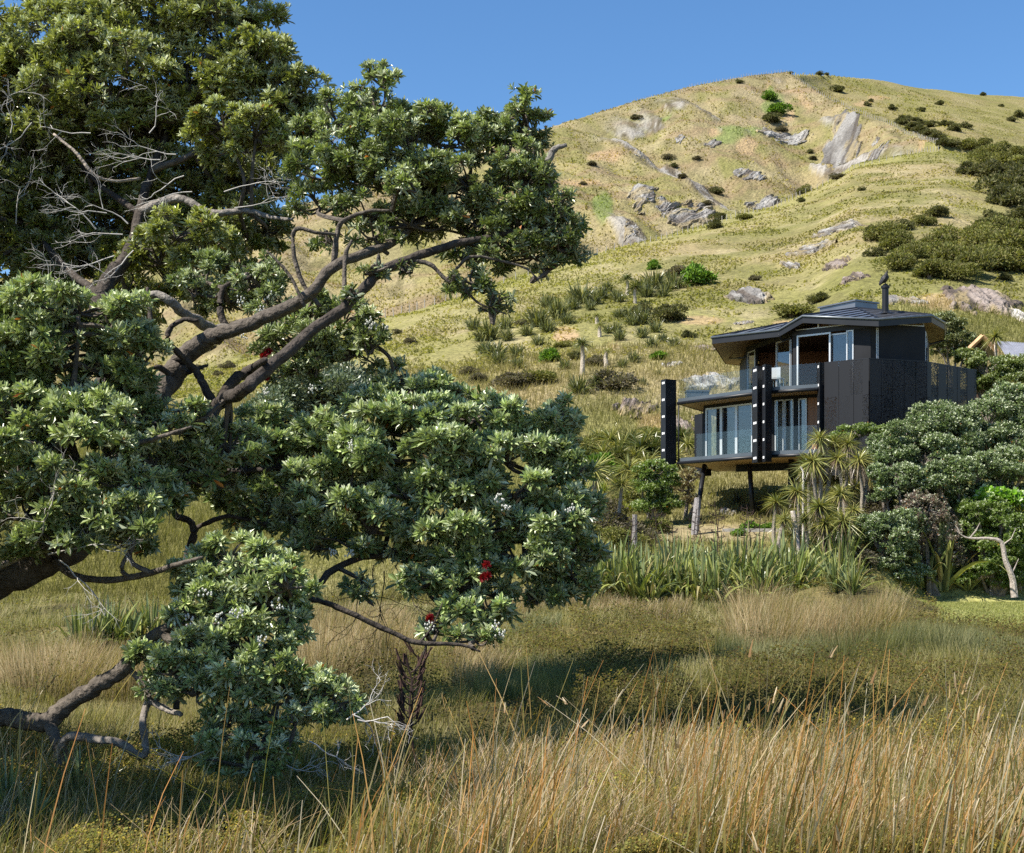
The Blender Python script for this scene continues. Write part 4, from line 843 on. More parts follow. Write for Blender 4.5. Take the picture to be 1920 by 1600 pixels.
# interior lining, floor, furniture hint kept simple
a = Acc()
wall(a, np.array([17.2, 63.2]), np.array([11.4, 64.0]), zf, 11.0, 0.1); wall(a, np.array([16.6, 57.4]), np.array([17.2, 63.0]), zf, 11.0, 0.1)
a.C[-1] = np.array(a.V[-1]) ; a.C[0] = np.array(a.V[0]); sub(a, "interior_wall", M['timber'])
a = Acc(); prism(a, inset(UP, 0.2), zf - 0.015, zf + 0.01); sub(a, "interior_floor", M['inside'])
a = Acc(); prism(a, inset(UP, 0.15), 11.0, 11.03); sub(a, "ceiling", M['inside'])
# roof: folded hip
def W3(px, py, Y): return wp(px, py, Y)
R1 = W3(1335, 633, 60.0); R2 = W3(1460.6, 619, 57.9); R3 = W3(1505, 593, 57.0); R4 = W3(1647.5, 599, 54.9); R5 = W3(1747, 592, 56.2); R6 = W3(1771, 606, 58.6); R7 = W3(1771, 628, 61.5)
R8 = np.array([18.4, 67.6, 11.3]); R9 = np.array([12.6, 69.0, 11.2]); R0 = W3(1360, 672, 67.2)
ring = [R1, R2, R3, R4, R5, R6, R7, R8, R9, R0]; K_ = W3(1607, 579, 60.0); n = len(ring)
K2 = np.array([12.2, 61.5, 11.95])
top = np.array(ring + [K_, K2]); TH = 0.27
def roof_tris(flip):
    # left wing fans to K2, the rest to K_
    t = [(0, 1, n + 1), (1, 2, n + 1), (2, n, n + 1), (2, 3, n), (3, 4, n), (4, 5, n), (5, 6, n), (6, 7, n), (7, 8, n), (8, n + 1, n), (8, 9, n + 1), (9, 0, n + 1)]
    return [(a, c, b) for a, b, c in t] if flip else t
a = Acc(); a.add(top + [0, 0, 0.03], None, roof_tris(False))
roof = sub(a, "roof", M['roof'])
a = Acc(); bot = top - [0, 0, TH]; cen = np.mean(top, 0); bot2 = bot.copy(); bot2[:n, :2] = bot[:n, :2] + (cen[:2] - bot[:n, :2]) * 0.006
a.add(bot2, None, roof_tris(True), np.stack([bot2[:, 0] * 0.8 + bot2[:, 1] * 0.55, bot2[:, 1], bot2[:, 2]], -1)); o = a.obj("soffit", M['soffit'], roof); o.location = -HC
a = Acc(); V = np.concatenate([top[:n] + [0, 0, -0.02], top[:n] - [0, 0, TH + 0.01]]); inn_ = V.copy(); cc3 = np.array([*cen[:2], 0]); inn_[:, :2] = V[:, :2] + (cen[:2] - V[:, :2]) * 0.008
Q = [(i, n + i, n + (i + 1) % n, (i + 1) % n) for i in range(n)]; a.add(V, Q); o = a.obj("fascia", M['black'], roof); o.location = -HC
a = Acc(); tube(a, np.array(ring + [R1]) + [0, 0, 0.0], np.full(n + 1, 0.055), 8); o = a.obj("gutter", M['trim'], roof, True); o.location = -HC
# standing seams as ribs on each roof plane
a = Acc()
for (p, q, k, ns) in ((R1, R2, K2, 5), (R2, R3, K2, 2), (R3, R4, K_, 7), (R4, R5, K_, 6), (R5, R6, K_, 3), (R6, R7, K_, 3)):
    e = norm(q - p); fn = norm(np.cross(q - p, k - p)); fn = fn * np.sign(fn[2]); up = np.cross(fn, e); up = up * np.sign(np.dot(up, k - p)); hgt = np.dot(k - p, up); kt = np.dot(k - p, e) / np.linalg.norm(q - p)
    for s in np.linspace(0.06, 0.94, ns):
        b = p + (q - p) * s; f = s / kt if s < kt else (1 - s) / max(1 - kt, 1e-3); f = min(max(f, 0), 1)
        t = b + up * hgt * f; tube(a, np.array([b, t]) + fn * 0.045, [0.022, 0.022], 4)
for (p, k) in ((R3, K_), (R4, K_), (R5, K_), (R6, K_), (R2, K2), (R1, K2)): tube(a, np.array([p, k]) + [0, 0, 0.045], [0.035, 0.035], 5)
o = a.obj("seam", M['black'], roof); o.location = -HC
a = Acc(); sA, sB, sC, sD = np.array([13.85, 62.4]), np.array([15.0, 60.6]), np.array([16.15, 61.3]), np.array([15.0, 63.1]); prism(a, [sA, sB, sC, sD], 11.9, 12.78); prism(a, inset([sA, sB, sC, sD], -0.07), 12.78, 12.84); o = a.obj("skylight", M['roof'], roof); o.location = -HC
fy = 57.0; ft = wp(1660, 538, fy); a = Acc(); tube(a, [wp(1660, 590, fy), ft], [0.135, 0.135], 16); tube(a, [ft - [0, 0, 0.06], ft + [0, 0, 0.04]], [0.175, 0.175], 16); tube(a, [ft + [0, 0, 0.04], ft + [0, 0, 0.10]], [0.10, 0.10], 12); tube(a, [wp(1660, 589, fy), wp(1660, 585, fy)], [0.26, 0.16], 16)
o = a.obj("flue", M['black'], roof, False); o.location = -HC
a = Acc()
for pts in ([W3(1360, 673, 66.8), W3(1385, 672, 63.5), np.array([10.6, 62.4, 10.6])], [R2 - [0, 0, 0.2], R2 + [0.25, 0.6, -0.35], np.array([11.7, 58.1, 10.75])], [R7 - [0, 0, 0.25], R7 + [-0.9, -0.3, -0.5], np.array([17.3, 57.9, 10.3]), np.array([17.3, 57.9, 9.3])]): tube(a, pts, np.full(len(pts), 0.045), 6)
sub(a, "downpipe", M['black'], None, True)
# lower storey
L1 = np.array([8.62, 62.3]); L2 = np.array([11.0, 58.95]); L3 = np.array([13.6, 57.3]); zl = ZL1 + 0.02; LH = ZU0 - 0.12
a = Acc(); wall(a, L1, L2, LH, ZU0 + 0.02, 0.14, 0.02); wall(a, L2, L3, LH, ZU0 + 0.02, 0.14, 0.02); upright(a, L1, L2, 0.01, 0.16, zl, LH, 0.14, 0.01); upright(a, L2, L3, 0.02, 0.18, zl, LH, 0.14, 0.01); upright(a, L2, L3, 0.36, 0.16, zl, LH, 0.1, 0.0)
wall(a, np.array([9.4, 66.9]), L1, ZL0, ZU0, 0.12); sub(a, "black_framing", M['black_ply'])
for t0, t1 in ((0.03, 0.27), (0.27, 0.50), (0.50, 0.74), (0.74, 0.97)): window(L1, L2, t0, t1, zl, LH - 0.01, 0.075)
for t0, t1 in ((0.06, 0.19), (0.20, 0.33), (0.40, 0.52)): window(L2, L3, t0, t1, zl, LH - 0.01, 0.05)
a = Acc(); wall(a, lerp(L2, L3, 0.53), L3 + (L3 - L2) * 0.1, zl, LH, 0.08, -0.02); V = a.V[-1]; a.C[-1] = np.stack([V[:, 0] * 1.5, V[:, 1], V[:, 2]], -1); sub(a, "timber_wall", M['timber'])
a = Acc(); wall(a, np.array([11.2, 61.0]), np.array([11.9, 60.0]), zl, LH, 0.03); sub(a, "curtain", M['curtain'])
for p_, q_ in ((np.array([16.0, 63.0]), np.array([9.6, 65.2])), (np.array([14.6, 58.4]), np.array([16.0, 63.0]))):
    a = Acc(); wall(a, q_, p_, ZL1, ZU0 - 0.01, 0.1); a.C[0] = a.V[0].copy(); sub(a, "lower_back_wall", M['timber'])
# chairs and a planter box on the upper deck
def deck_chair(x, y, z, rz, label):
    o = empty("outdoor_chair", (x, y, z), label, "chair", None); o.rotation_euler = (0, 0, rz); m = M['frame']
    a = Acc(); box(a, (-.26, -.25, .40), (.26, .25, .44)); a.obj("seat", m, o); a = Acc(); box(a, (-.26, .22, .44), (.26, .26, .86)); a.obj("backrest", m, o)
    for sx in (-1, 1):
        for sy in (-1, 1): a = Acc(); tube(a, [(sx * .22, sy * .21, 0), (sx * .22, sy * .21, .40)], [.02, .02], 6); a.obj("leg", m, o)
deck_chair(11.05, 57.9, ZU1 - 0.005, 2.6, "pale chair on the upper deck behind the glass, the right one"); deck_chair(10.6, 58.25, ZU1 - 0.005, 2.9, "pale chair on the upper deck beside the black fins, the left one")
o = empty("planter_box", (8.35, 62.6, ZU1 - 0.005), "grey box planter behind the glass at the left end of the upper deck", "planter"); a = Acc(); box(a, (-.5, -.35, 0), (.5, .35, .46)); box(a, (-.53, -.38, .40), (.53, .38, .465)); o2 = a.obj("box", M['trim'], o)
a = Acc(); prism(a, [(-.46, -.31), (.46, -.31), (.46, .31), (-.46, .31)], .466, .475, (0.05, 0.035, 0.02)); a.obj("soil", M['twig'], o)

# bird perched on the flue
bo = empty("bird", ft + [0, 0, 0.10], "black bird perched upright on top of the roof flue", "bird")
a = Acc(); P, R = catmull([(-0.24, 0, -0.03), (-0.17, 0, 0.08), (-0.06, 0, 0.20), (0.015, 0, 0.31), (0.035, 0, 0.40), (0.045, 0, 0.455), (0.075, 0, 0.50), (0.105, 0, 0.555)], [0.035, 0.085, 0.145, 0.135, 0.075, 0.055, 0.04, 0.006], 5)
M['feather'] = mat_plain("black_feathers", (0.008, 0.008, 0.010), 0.6, 0.4, 0, 0.3, 12)
tube(a, P, R, 14); a.obj("body", M['feather'], bo, True)
for s in (-1, 1):
    a = Acc(); P, R = catmull([(0.02, s * 0.10, 0.34), (-0.07, s * 0.145, 0.20), (-0.17, s * 0.09, 0.04), (-0.22, s * 0.05, -0.03)], [0.03, 0.05, 0.035, 0.01], 4); tube(a, P, R, 8); a.obj("wing", M['feather'], bo, True)
    a = Acc(); tube(a, [(0.0, s * 0.045, 0.0), (-0.01, s * 0.045, 0.12)], [0.012, 0.014], 6); tube(a, [(0.05, s * 0.05, 0.008), (-0.03, s * 0.045, 0.008)], [0.008, 0.008], 5); a.obj("leg", M['feather'], bo)

# ------------------------------------------------------------------ neighbour's hut
NH = at(1870, 690, 60); NY = 76.0
nh = empty("neighbour_house", on(1870, NY), "neighbour's timber gabled hut with a corrugated roof behind bushes", "house"); nb = np.array(nh.location)
def nw(px, py, Y): return wp(px, py, Y) - nb
M['corr'] = mat_plain("corrugated_iron", (0.35, 0.35, 0.38), 0.35, 0.5, 0.5, 0.15, 2)
M['barge'] = mat_plain("golden_timber", (0.42, 0.25, 0.12), 0.6, 0.3, 0, 0.2, 3)
ap, el, er = nw(1838, 630, NY), nw(1812, 655, NY), nw(1866, 660, NY); bk = np.array([1.6, 5.0, 0])
a = Acc()
for (p, q) in ((ap, el), (ap, er)):
    a.add(np.array([p + [0, -.3, .05], q + [0, -.3, .05], q + bk + [0, 0, .05], p + bk + [0, 0, .05], p + [0, -.3, -.03], q + [0, -.3, -.03], q + bk + [0, 0, -.03], p + bk + [0, 0, -.03]]), [(0, 1, 2, 3), (7, 6, 5, 4), (0, 4, 5, 1), (1, 5, 6, 2), (2, 6, 7, 3), (3, 7, 4, 0)])
rf = a.obj("roof", M['black'], nh)
a = Acc()
for (p, q) in ((ap, el), (ap, er)):
    d = norm(q - p); tube(a, [p + [0, -.36, -.06], q + [0, -.36, -.06]], [0.13, 0.13], 4)
a.obj("bargeboard", M['barge'], nh)
a = Acc(); w0, w1 = el + [0.35, 0.2, -0.1], er + [-0.35, 0.2, -0.1]; apx = ap + [0, 0.2, -0.15]
a.add(np.array([w0, w1, apx, [w0[0], w0[1], -2], [w1[0], w1[1], -2]]), [(3, 4, 1, 0)], [(0, 1, 2)]); a.obj("gable_wall", M['inside'], nh)
a = Acc(); p0, p1, p2, p3 = nw(1868, 640, NY + 2), nw(1935, 645, NY + 1), nw(1945, 672, NY - 2.4), nw(1886, 668, NY - 2.2)
nn_ = 40; us = np.linspace(0, 1, nn_ + 1); fnrm = np.array([0, -0.3, 0.95]); V = []
for i, u in enumerate(us):
    dz = 0.05 * (i % 2); V += [p0 + (p1 - p0) * u + fnrm * dz, p3 + (p2 - p3) * u + fnrm * dz]
a.add(np.array(V), [(2 * i, 2 * i + 1, 2 * i + 3, 2 * i + 2) for i in range(nn_)]); a.obj("corrugated_roof", M['corr'], nh)
a = Acc(); q0, q1 = nw(1889, 671, NY - 2.0), nw(1940, 674, NY - 2.2); wall(a, q0[:2], q1[:2], -2.0, q0[2] - 0.05, 0.1); a.obj("wall", M['inside'], nh)

# ------------------------------------------------------------------ bushes and trees to the right of the house
def bush_tree(ells, label, name, cat, pal, n_per, leaf, base_px, Y, group=None, mat='pohu_far', trunk=True, wr=0.42):
    """ells: (px, py, rx, ry, depth offset); rosettes of leaves over lumpy clumps, limbs inside"""
    b = np.array(on(base_px, Y)); o = empty(name, b, label, cat, group); V = []; Q = []; C = []; nv = 0; st = Acc()
    for (px, py, rx, ry, dy) in ells:
        c = wp(px, py, Y + dy); a_, b_ = rx / F * Y, ry / F * Y; R3_ = np.array([a_, (a_ + b_) / 2, b_])
        m = int(n_per * 1.25 * (a_ * b_) ** 0.9) + 20; nl = 24; lc = sph(nl, -0.4) * rng.uniform(.5, .88, (nl, 1)); lr_ = rng.uniform(.16, .42, nl); k = rng.integers(0, nl, m); d = norm(sph(m, -0.6) + lc[k] * 0.5)
        P = (lc[k] + d * lr_[k][:, None] * rng.uniform(0.7, 1.12, (m, 1))); inside = np.linalg.norm(P, axis=1) < 0.55; P = P[~inside]; d = d[~inside]; m = len(P)
        A = norm(d * 0.8 + np.array([0, 0, 0.75]) + rng.normal(0, 0.3, (m, 3))); W_ = c + P * R3_
        tint = np.clip(0.5 + 0.5 * P[:, 2] + rng.normal(0, .2, m), 0, 1)  # clump tops painted lighter, as if caught by the sun
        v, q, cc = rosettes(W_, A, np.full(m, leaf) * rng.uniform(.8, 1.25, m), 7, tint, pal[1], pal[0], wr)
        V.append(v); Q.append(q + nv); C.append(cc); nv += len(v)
        P_, R_ = catmull([b + [rng.normal(0, .2), 0, -0.2], (b * 0.45 + c * 0.55) + rng.normal(0, .15, 3), c], [0.11, 0.07, 0.03], 4); tube(st, P_, R_, 6, (0.17, 0.145, 0.12))
        for s in range(9):
            e = c + lc[s % nl] * R3_ * 1.2; tube(st, [c * 0.7 + (b * 0.45 + c * 0.55) * 0.3, (c + e) / 2 + rng.normal(0, .06, 3), e], [0.03, 0.02, 0.008], 4, (0.2, 0.175, 0.15), 0, False)
    st.V = [x - b for x in st.V]; st.obj("trunk", M['bark'], o)
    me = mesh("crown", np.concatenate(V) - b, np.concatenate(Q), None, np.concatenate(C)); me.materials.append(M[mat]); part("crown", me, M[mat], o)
    return o
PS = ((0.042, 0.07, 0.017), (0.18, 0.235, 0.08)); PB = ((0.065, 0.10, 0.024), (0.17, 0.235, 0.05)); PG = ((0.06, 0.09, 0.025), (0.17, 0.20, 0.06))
bush_tree([(1700, 832, 62, 46, 0), (1762, 800, 62, 44, .3), (1800, 782, 40, 26, .5), (1672, 862, 52, 40, -.3), (1735, 850, 75, 44, -.4), (1800, 830, 50, 44, 0), (1650, 852, 26, 22, 0), (1720, 900, 80, 34, .3), (1790, 880, 60, 36, .4), (1720, 940, 80, 34, .6)], "big silvery domed bush tree against the black screens", "pohutukawa_bush", "bush", PS, 1300, 0.115, 1725, 51.5)
bush_tree([(1852, 775, 46, 38, 0), (1898, 770, 50, 40, .4), (1890, 825, 60, 46, -.3), (1850, 830, 44, 44, -.2), (1930, 800, 40, 60, 0), (1880, 745, 36, 26, .8), (1925, 745, 36, 26, .8)], "silvery bush tree filling the right edge below the hut", "pohutukawa_bush", "bush", PS, 1300, 0.115, 1885, 52.5)
bush_tree([(1880, 880, 58, 44, 0), (1830, 880, 50, 40, 0), (1790, 890, 56, 40, -.5), (1920, 880, 40, 50, 0), (1755, 912, 44, 30, -.6), (1850, 930, 70, 34, .5), (1900, 940, 50, 40, .6), (1800, 945, 50, 34, .4)], "darker silvery bush in front of the two tall ones", "pohutukawa_bush", "bush", PS, 1300, 0.11, 1840, 50.3)
bush_tree([(1680, 900, 44, 36, 0), (1718, 905, 40, 28, -.2), (1648, 888, 22, 18, .2), (1660, 930, 30, 20, 0)], "smaller silvery bush with grey twigs beside the shaggy cabbage tree", "pohutukawa_bush", "bush", PS, 1300, 0.11, 1690, 50.0)
bush_tree([(1640, 985, 42, 30, 0), (1662, 1015, 50, 40, -.3), (1700, 985, 40, 32, 0), (1690, 1040, 40, 30, -.3), (1655, 1065, 50, 26, 0), (1705, 1080, 46, 24, 0)], "low dark silvery bush left of the tall flax by the lawn", "pohutukawa_bush", "bush", PS, 1400, 0.105, 1665, 48.6)
bush_tree([(1730, 960, 50, 40, 0), (1760, 1000, 44, 40, 0), (1725, 1020, 44, 36, 0.2), (1770, 1045, 40, 34, 0.3)], "reddish brown twiggy bush between the silvery bushes", "twiggy_bush", "bush", ((0.07, 0.055, 0.04), (0.19, 0.12, 0.09)), 900, 0.09, 1745, 49.2)
bush_tree([(1835, 958, 40, 34, 0), (1880, 975, 52, 36, 0), (1825, 990, 36, 30, .2), (1890, 1020, 56, 40, -.2), (1845, 1030, 40, 36, 0), (1920, 1040, 40, 40, 0), (1880, 1060, 50, 30, -.2), (1840, 1080, 50, 26, 0), (1910, 1090, 50, 24, 0)], "bright green bush behind the dead leaning stem", "green_bush", "bush", PB, 1300, 0.10, 1870, 49.2, None, 'leafy')
bush_tree([(1862, 935, 34, 18, 0), (1895, 938, 30, 16, 0)], "big leaved bright green plant above the bright green bush", "broadleaf_plant", "plant", ((0.10, 0.19, 0.02), (0.20, 0.36, 0.05)), 380, 0.30, 1878, 49.6, None, 'leafy', True, 0.8)
bush_tree([(1815, 672, 32, 20, 0), (1850, 690, 44, 26, -.5), (1895, 692, 40, 26, 0), (1870, 715, 50, 24, -.5), (1840, 725, 26, 30, 0), (1925, 700, 30, 40, 0)], "yellow green bush hiding the lower part of the neighbour's hut", "green_bush", "bush", PG, 1200, 0.12, 1865, 62, None, 'leafy')
bush_tree([(1770, 610, 34, 24, 0), (1790, 640, 40, 28, 0), (1765, 655, 30, 24, 0), (1815, 650, 24, 22, 0)], "dark green spreading bush right behind the roof's right end", "green_bush", "bush", ((0.05, 0.06, 0.022), (0.12, 0.135, 0.05)), 900, 0.13, 1790, 78, None, 'leafy')
bush_tree([(1610, 805, 40, 12, 0), (1640, 812, 40, 14, 0), (1580, 820, 30, 10, 0)], "low bright green bush at the foot of the black screens", "green_bush", "bush", PB, 1500, 0.09, 1620, 53.0, None, 'leafy')
bush_tree([(1228, 885, 36, 24, 0), (1250, 905, 30, 20, 0), (1205, 905, 24, 18, 0), (1225, 925, 40, 24, 0), (1245, 945, 36, 20, 0), (1222, 955, 40, 20, 0)], "glossy green bush under the tip of the left black fin", "green_bush", "bush", PB, 1300, 0.11, 1228, 58.5, None, 'leafy')
bush_tree([(1290, 895, 22, 20, 0), (1278, 915, 22, 18, 0), (1290, 940, 22, 16, 0)], "dry brownish bush between the left fin and the first post", "twiggy_bush", "bush", ((0.10, 0.075, 0.04), (0.22, 0.17, 0.09)), 1000, 0.09, 1288, 60, None, 'leafy')
for i, (px, py, w) in enumerate([(1408, 988, 30), (1440, 990, 26), (1385, 1000, 22), (1300, 988, 16)]): shrub("lime", px, py, w, seq_label("small bright green plant", "on the bare terrace under the deck", [1, 2, 0, 3][i] if i < 3 else 0, 3) if i < 3 else "small bright green plant at the foot of the first post", None, 0.7, "ground_plant", "plant", 46)
shrub("grey", 1420, 955, 44, "dark purplish shrub at the foot of the middle post", None, 0.8, "shrub", "shrub", 46)
shrub("grey", 1145, 985, 90, "brown brushy shrub beneath the two bare trunked cabbage trees", None, 0.8, "shrub", "shrub", 44)
shrub("grey", 1190, 1000, 60, "grey brushy shrub behind the flax bed's left end", None, 0.9, "shrub", "shrub", 44)
shrub("grey", 1640, 935, 46, "grey twiggy shrub below the shaggy cabbage tree", None, 1.0, "shrub", "shrub", 44)
for i, (px, py, w, k_) in enumerate(sorted([(1500, 1000, 60, "olive"), (1530, 985, 70, "grey"), (1560, 1010, 60, "olive"), (1600, 960, 70, "grey"), (1580, 930, 60, "olive"), (1550, 935, 60, "grey"), (1620, 1000, 60, "olive"), (1520, 1040, 60, "olive"), (1600, 1050, 60, "grey"), (1480, 960, 50, "olive"), (1640, 960, 60, "grey"), (1570, 890, 50, "olive"), (1610, 890, 60, "grey")])):
    shrub(k_, px, py, w, seq_label("brushy shrub", "among the cabbage tree stems", i, 13), "brush among the cabbage trees", 1.0, "shrub", "shrub", 46)
HC_ = [(1505, 955, 22), (1535, 930, 24), (1570, 965, 26), (1602, 915, 22), (1590, 985, 22), (1622, 945, 20), (1555, 870, 22), (1600, 865, 20), (1470, 985, 18), (1540, 1000, 22)]
for i, (px, py, r) in enumerate(sorted(HC_)):
    g_ = at(px, py + r * 1.2, 47); cab1((px, py), r, g_[1], seq_label("yellow green spiky head", "filling the right hand clump", i, len(HC_)), None, dark=(i % 4 == 3), group="spiky heads in the right hand clump")
for i, (px, py, w, k_) in enumerate(sorted([(1090, 900, 60, 'olive'), (1120, 880, 60, 'lime'), (1150, 870, 60, 'olive'), (1190, 860, 60, 'olive'), (1215, 870, 50, 'olive'), (1100, 950, 60, 'olive'), (1135, 955, 60, 'grey'), (1180, 935, 60, 'olive'), (1215, 950, 50, 'dark'), (1080, 840, 60, 'olive'), (1120, 830, 50, 'olive'), (1225, 815, 40, 'olive'), (1100, 1000, 60, 'olive'), (1230, 985, 50, 'olive'), (1160, 1010, 60, 'olive')])):
    shrub(k_, px, py, w, seq_label('bushy green shrub', 'among the cabbage trees left of the fin', i, 15), 'shrubs left of the fin', 0.9, 'shrub', 'shrub', 46)
FERN = [(1130, 920, 34), (1175, 960, 36), (1248, 925, 44), (1205, 945, 30), (1110, 965, 30), (1155, 905, 24), (1190, 920, 26)]
for i, (px, py, w) in enumerate(sorted(FERN)):
    c = at(px, py + 8, 44); o = empty("fern", c, seq_label("yellow green fern", "on the bank left of the posts", i, len(FERN)), "fern", "ferns on the bank")
    p = part("fronds", FLAX[i % 5], None, o) if False else None
    if i == 0: FM = strap_mesh(420, 60, 0.9, 0.12, [(0.19, 0.22, 0.03), (0.25, 0.26, 0.04), (0.13, 0.17, 0.03)], 1.0, 1.1, 0.1, False, None, "fronds")
    p = part("fronds", FM, None, o); s = w / F * c[1] / 1.0; p.scale = (s, s, s); p.rotation_euler = (0, 0, i)
c = at(1372, 958, 46); o = empty("yucca", at(1380, 950, 46), "dark spiky yucca beside the boulder under the deck", "plant"); p = part("blades", strap_mesh(421, 60, 0.75, 0.06, [(0.025, 0.03, 0.02), (0.04, 0.045, 0.03)], 0.15, 0.9, 0.05, False, None), None, o)
rock(1362, 962, 30, 20, 0, "small black boulder on the terrace beside the dark yucca", 3, 1.6, 24)
# dead pole, white stick, stump, terrace edge
a = Acc(); b = np.array(on(1500, 48.6)); t = wp(1487, 958, 48.8); o = empty("dead_pole", b, "pale leaning dead pole rising behind the flax bed", "dead trunk"); tube(a, [(0, 0, -.2), (t - b) * 0.5 + [0.03, 0, 0], t - b], [0.12, 0.11, 0.09], 9, (0.42, 0.36, 0.31), 0.1); a.obj("trunk", M['bark'], o)
a = Acc(); b = np.array(on(1506, 51)); o = empty("bent_stick", b, "thin white bent stick under the deck's right end", "dead trunk"); q = [wp(1506, 915, 51) - b, wp(1506, 885, 51) - b, wp(1501, 875, 51) - b]; tube(a, [(0, 0, 0)] + q, [0.05, 0.045, 0.035, 0.025], 6, (0.5, 0.46, 0.42)); a.obj("trunk", M['bark'], o)
a = Acc(); b = np.array(on(1302, 55.5)); t = wp(1308, 935, 56); o = empty("weathered_log", b, "grey weathered log standing at the foot of the first post", "dead trunk"); tube(a, [(0, 0, -.2), (t - b) * .5, t - b], [0.17, 0.16, 0.13], 9, (0.2, 0.185, 0.18), 0.12); a.obj("trunk", M['bark'], o)
a = Acc(); b = np.array(on(1189, 52)); t = wp(1190, 965, 52); o = empty("tree_stump", b, "short grey stump among ferns left of the terrace", "dead trunk"); tube(a, [(0, 0, -.2), t - b], [0.12, 0.1], 8, (0.2, 0.18, 0.17), 0.12); a.obj("trunk", M['bark'], o)
p0, p1 = at(1355, 998, 46), at(1482, 996, 46); o = empty("retaining_edge", p0, "low timber edge across the bare terrace under the deck", "retaining edge"); a = Acc(); wall(a, (0, 0), (p1 - p0)[:2], -0.4, 0.14, 0.12); a.obj("board", M['wood_post'], o)
# leaning dead stem by the lawn
a = Acc(); b = np.array(on(1900, 48)); o = empty("dead_tree", b, "bare grey dead tree bent to the left beside the lawn", "dead tree")
def zz5(x, y): return wp(1560 + x / 4, 720 + y / 4, 48) - b
P, R = catmull([zz5(1370, 1600), zz5(1350, 1450), zz5(1300, 1320), zz5(1270, 1190), zz5(1180, 1160), zz5(1080, 1160), zz5(1000, 1150), zz5(930, 1100)], [.13, .105, .09, .075, .055, .045, .03, .012], 5); tube(a, P, R, 8, (0.36, 0.31, 0.27), 0.08); a.obj("trunk", M['bark'], o)
a = Acc()
for l in ([(1040, 1150), (1080, 1100), (1110, 1040)], [(1340, 1440), (1370, 1380), (1400, 1310)], [(1290, 1200), (1345, 1160), (1380, 1080)], [(960, 1120), (940, 1080), (925, 1060)]):
    tube(a, [zz5(*q) for q in l], [.03, .02, .008], 5, (0.36, 0.31, 0.27))
a.obj("branch", M['bark'], o)

# ------------------------------------------------------------------ the big pohutukawa tree
TB = np.array([-3.9, 9.8, 0.0]); TB[2] = float(H(TB[:1], TB[1:2])[0])
tree = empty("pohutukawa_tree", TB, "large sprawling pohutukawa tree with silvery green leaves filling the left half", "tree")
BARK = (0.10, 0.085, 0.07); LICH = (0.30, 0.28, 0.25); DARKB = (0.06, 0.05, 0.042)
LIMBPTS = []
def limb(acc, pts, C=BARK, n=5, sides=9, rough=0.07):
    """pts: (px, py, depth, radius in px)"""
    P = np.array([wp(a, b, d) for a, b, d, r in pts]); R = np.array([r / F * d * 0.68 for a, b, d, r in pts])
    P, R = catmull(P, R, n); P = P + rng.normal(0, 1, P.shape) * (R * 0.10)[:, None]
    nz = fbm(np.arange(len(P)) * 0.7 + rng.uniform(0, 99), np.zeros(len(P)), 2, 3)
    tube(acc, P - TB, R * (0.88 + 0.3 * nz), sides, C, rough); LIMBPTS.append(P); return P
def fine(acc, p, d, L, r, depth, C, spread=0.7, kids=3):
    """branching dead twigs"""
    n = 4; P = [np.array(p)]; d = norm(np.array(d))
    for k in range(n): d = norm(d + rng.normal(0, 0.20, 3)); P.append(P[-1] + d * L / n)
    tube(acc, np.array(P) - TB, np.linspace(r, r * 0.55, n + 1), 4, C, 0, False)
    if depth > 0:
        for k in range(kids):
            q = P[1 + int(rng.integers(1, n))] if k else P[-1]
            fine(acc, q, d + rng.normal(0, spread, 3), L * rng.uniform(0.5, 0.8), r * 0.6, depth - 1, C, spread, kids)
# trunk and main limbs
a = Acc()
limb(a, [(-420, 1420, 9.9, 95), (-260, 1230, 9.9, 80), (-100, 1120, 9.9, 60), (0, 1088, 9.9, 48), (90, 1052, 9.9, 44), (170, 998, 10.0, 40), (235, 880, 10.3, 36), (285, 760, 10.6, 34), (325, 700, 10.8, 32), (350, 665, 10.8, 27), (395, 632, 10.7, 23), (440, 618, 10.6, 20), (500, 592, 10.5, 19), (571, 559, 10.4, 17), (625, 502, 10.4, 15), (689, 474, 10.6, 13), (750, 447, 10.8, 10), (800, 398, 11.0, 7), (860, 340, 11.2, 4)])
limb(a, [(-300, 1400, 10.1, 60), (-120, 1360, 9.9, 40), (0, 1346, 9.7, 26), (45, 1352, 9.6, 25), (89, 1353, 9.5, 25), (120, 1327, 9.5, 24), (173, 1293, 9.4, 22), (216, 1268, 9.4, 22), (262, 1221, 9.4, 20), (300, 1186, 9.4, 17), (380, 1140, 9.4, 12), (440, 1090, 9.4, 7)], BARK)
a.obj("trunk", M['bark'], tree, True)
# boughs: limbs as branch parts, with foliage, twigs and flowers below them
def lookup(name): return None
BOUGH = {}
def bough(key):
    BOUGH[key] = dict(limbs=Acc(), twigs=Acc(), V=[], Q=[], C=[], n=0, dead=Acc(), buds=Acc(), fl=[])
    return BOUGH[key]
bu = bough("upper"); L_ = bu['limbs']
limb(L_, [(235, 880, 10.4, 26), (200, 720, 11.2, 26), (185, 590, 11.8, 24), (200, 530, 12.0, 22), (228, 495, 12.2, 19), (250, 455, 12.4, 16), (262, 400, 12.6, 14), (285, 320, 12.9, 11), (320, 230, 13.2, 8), (350, 140, 13.3, 6), (365, 60, 13.3, 4)], DARKB)
limb(L_, [(262, 400, 12.6, 12), (330, 372, 12.5, 11), (400, 400, 12.4, 9), (460, 395, 12.4, 8), (510, 408, 12.3, 6), (548, 412, 12.2, 4)], (0.2, 0.18, 0.16))
limb(L_, [(285, 320, 12.8, 11), (360, 290, 12.8, 9), (430, 240, 12.9, 7), (500, 200, 13.0, 5), (560, 165, 13.0, 3)])
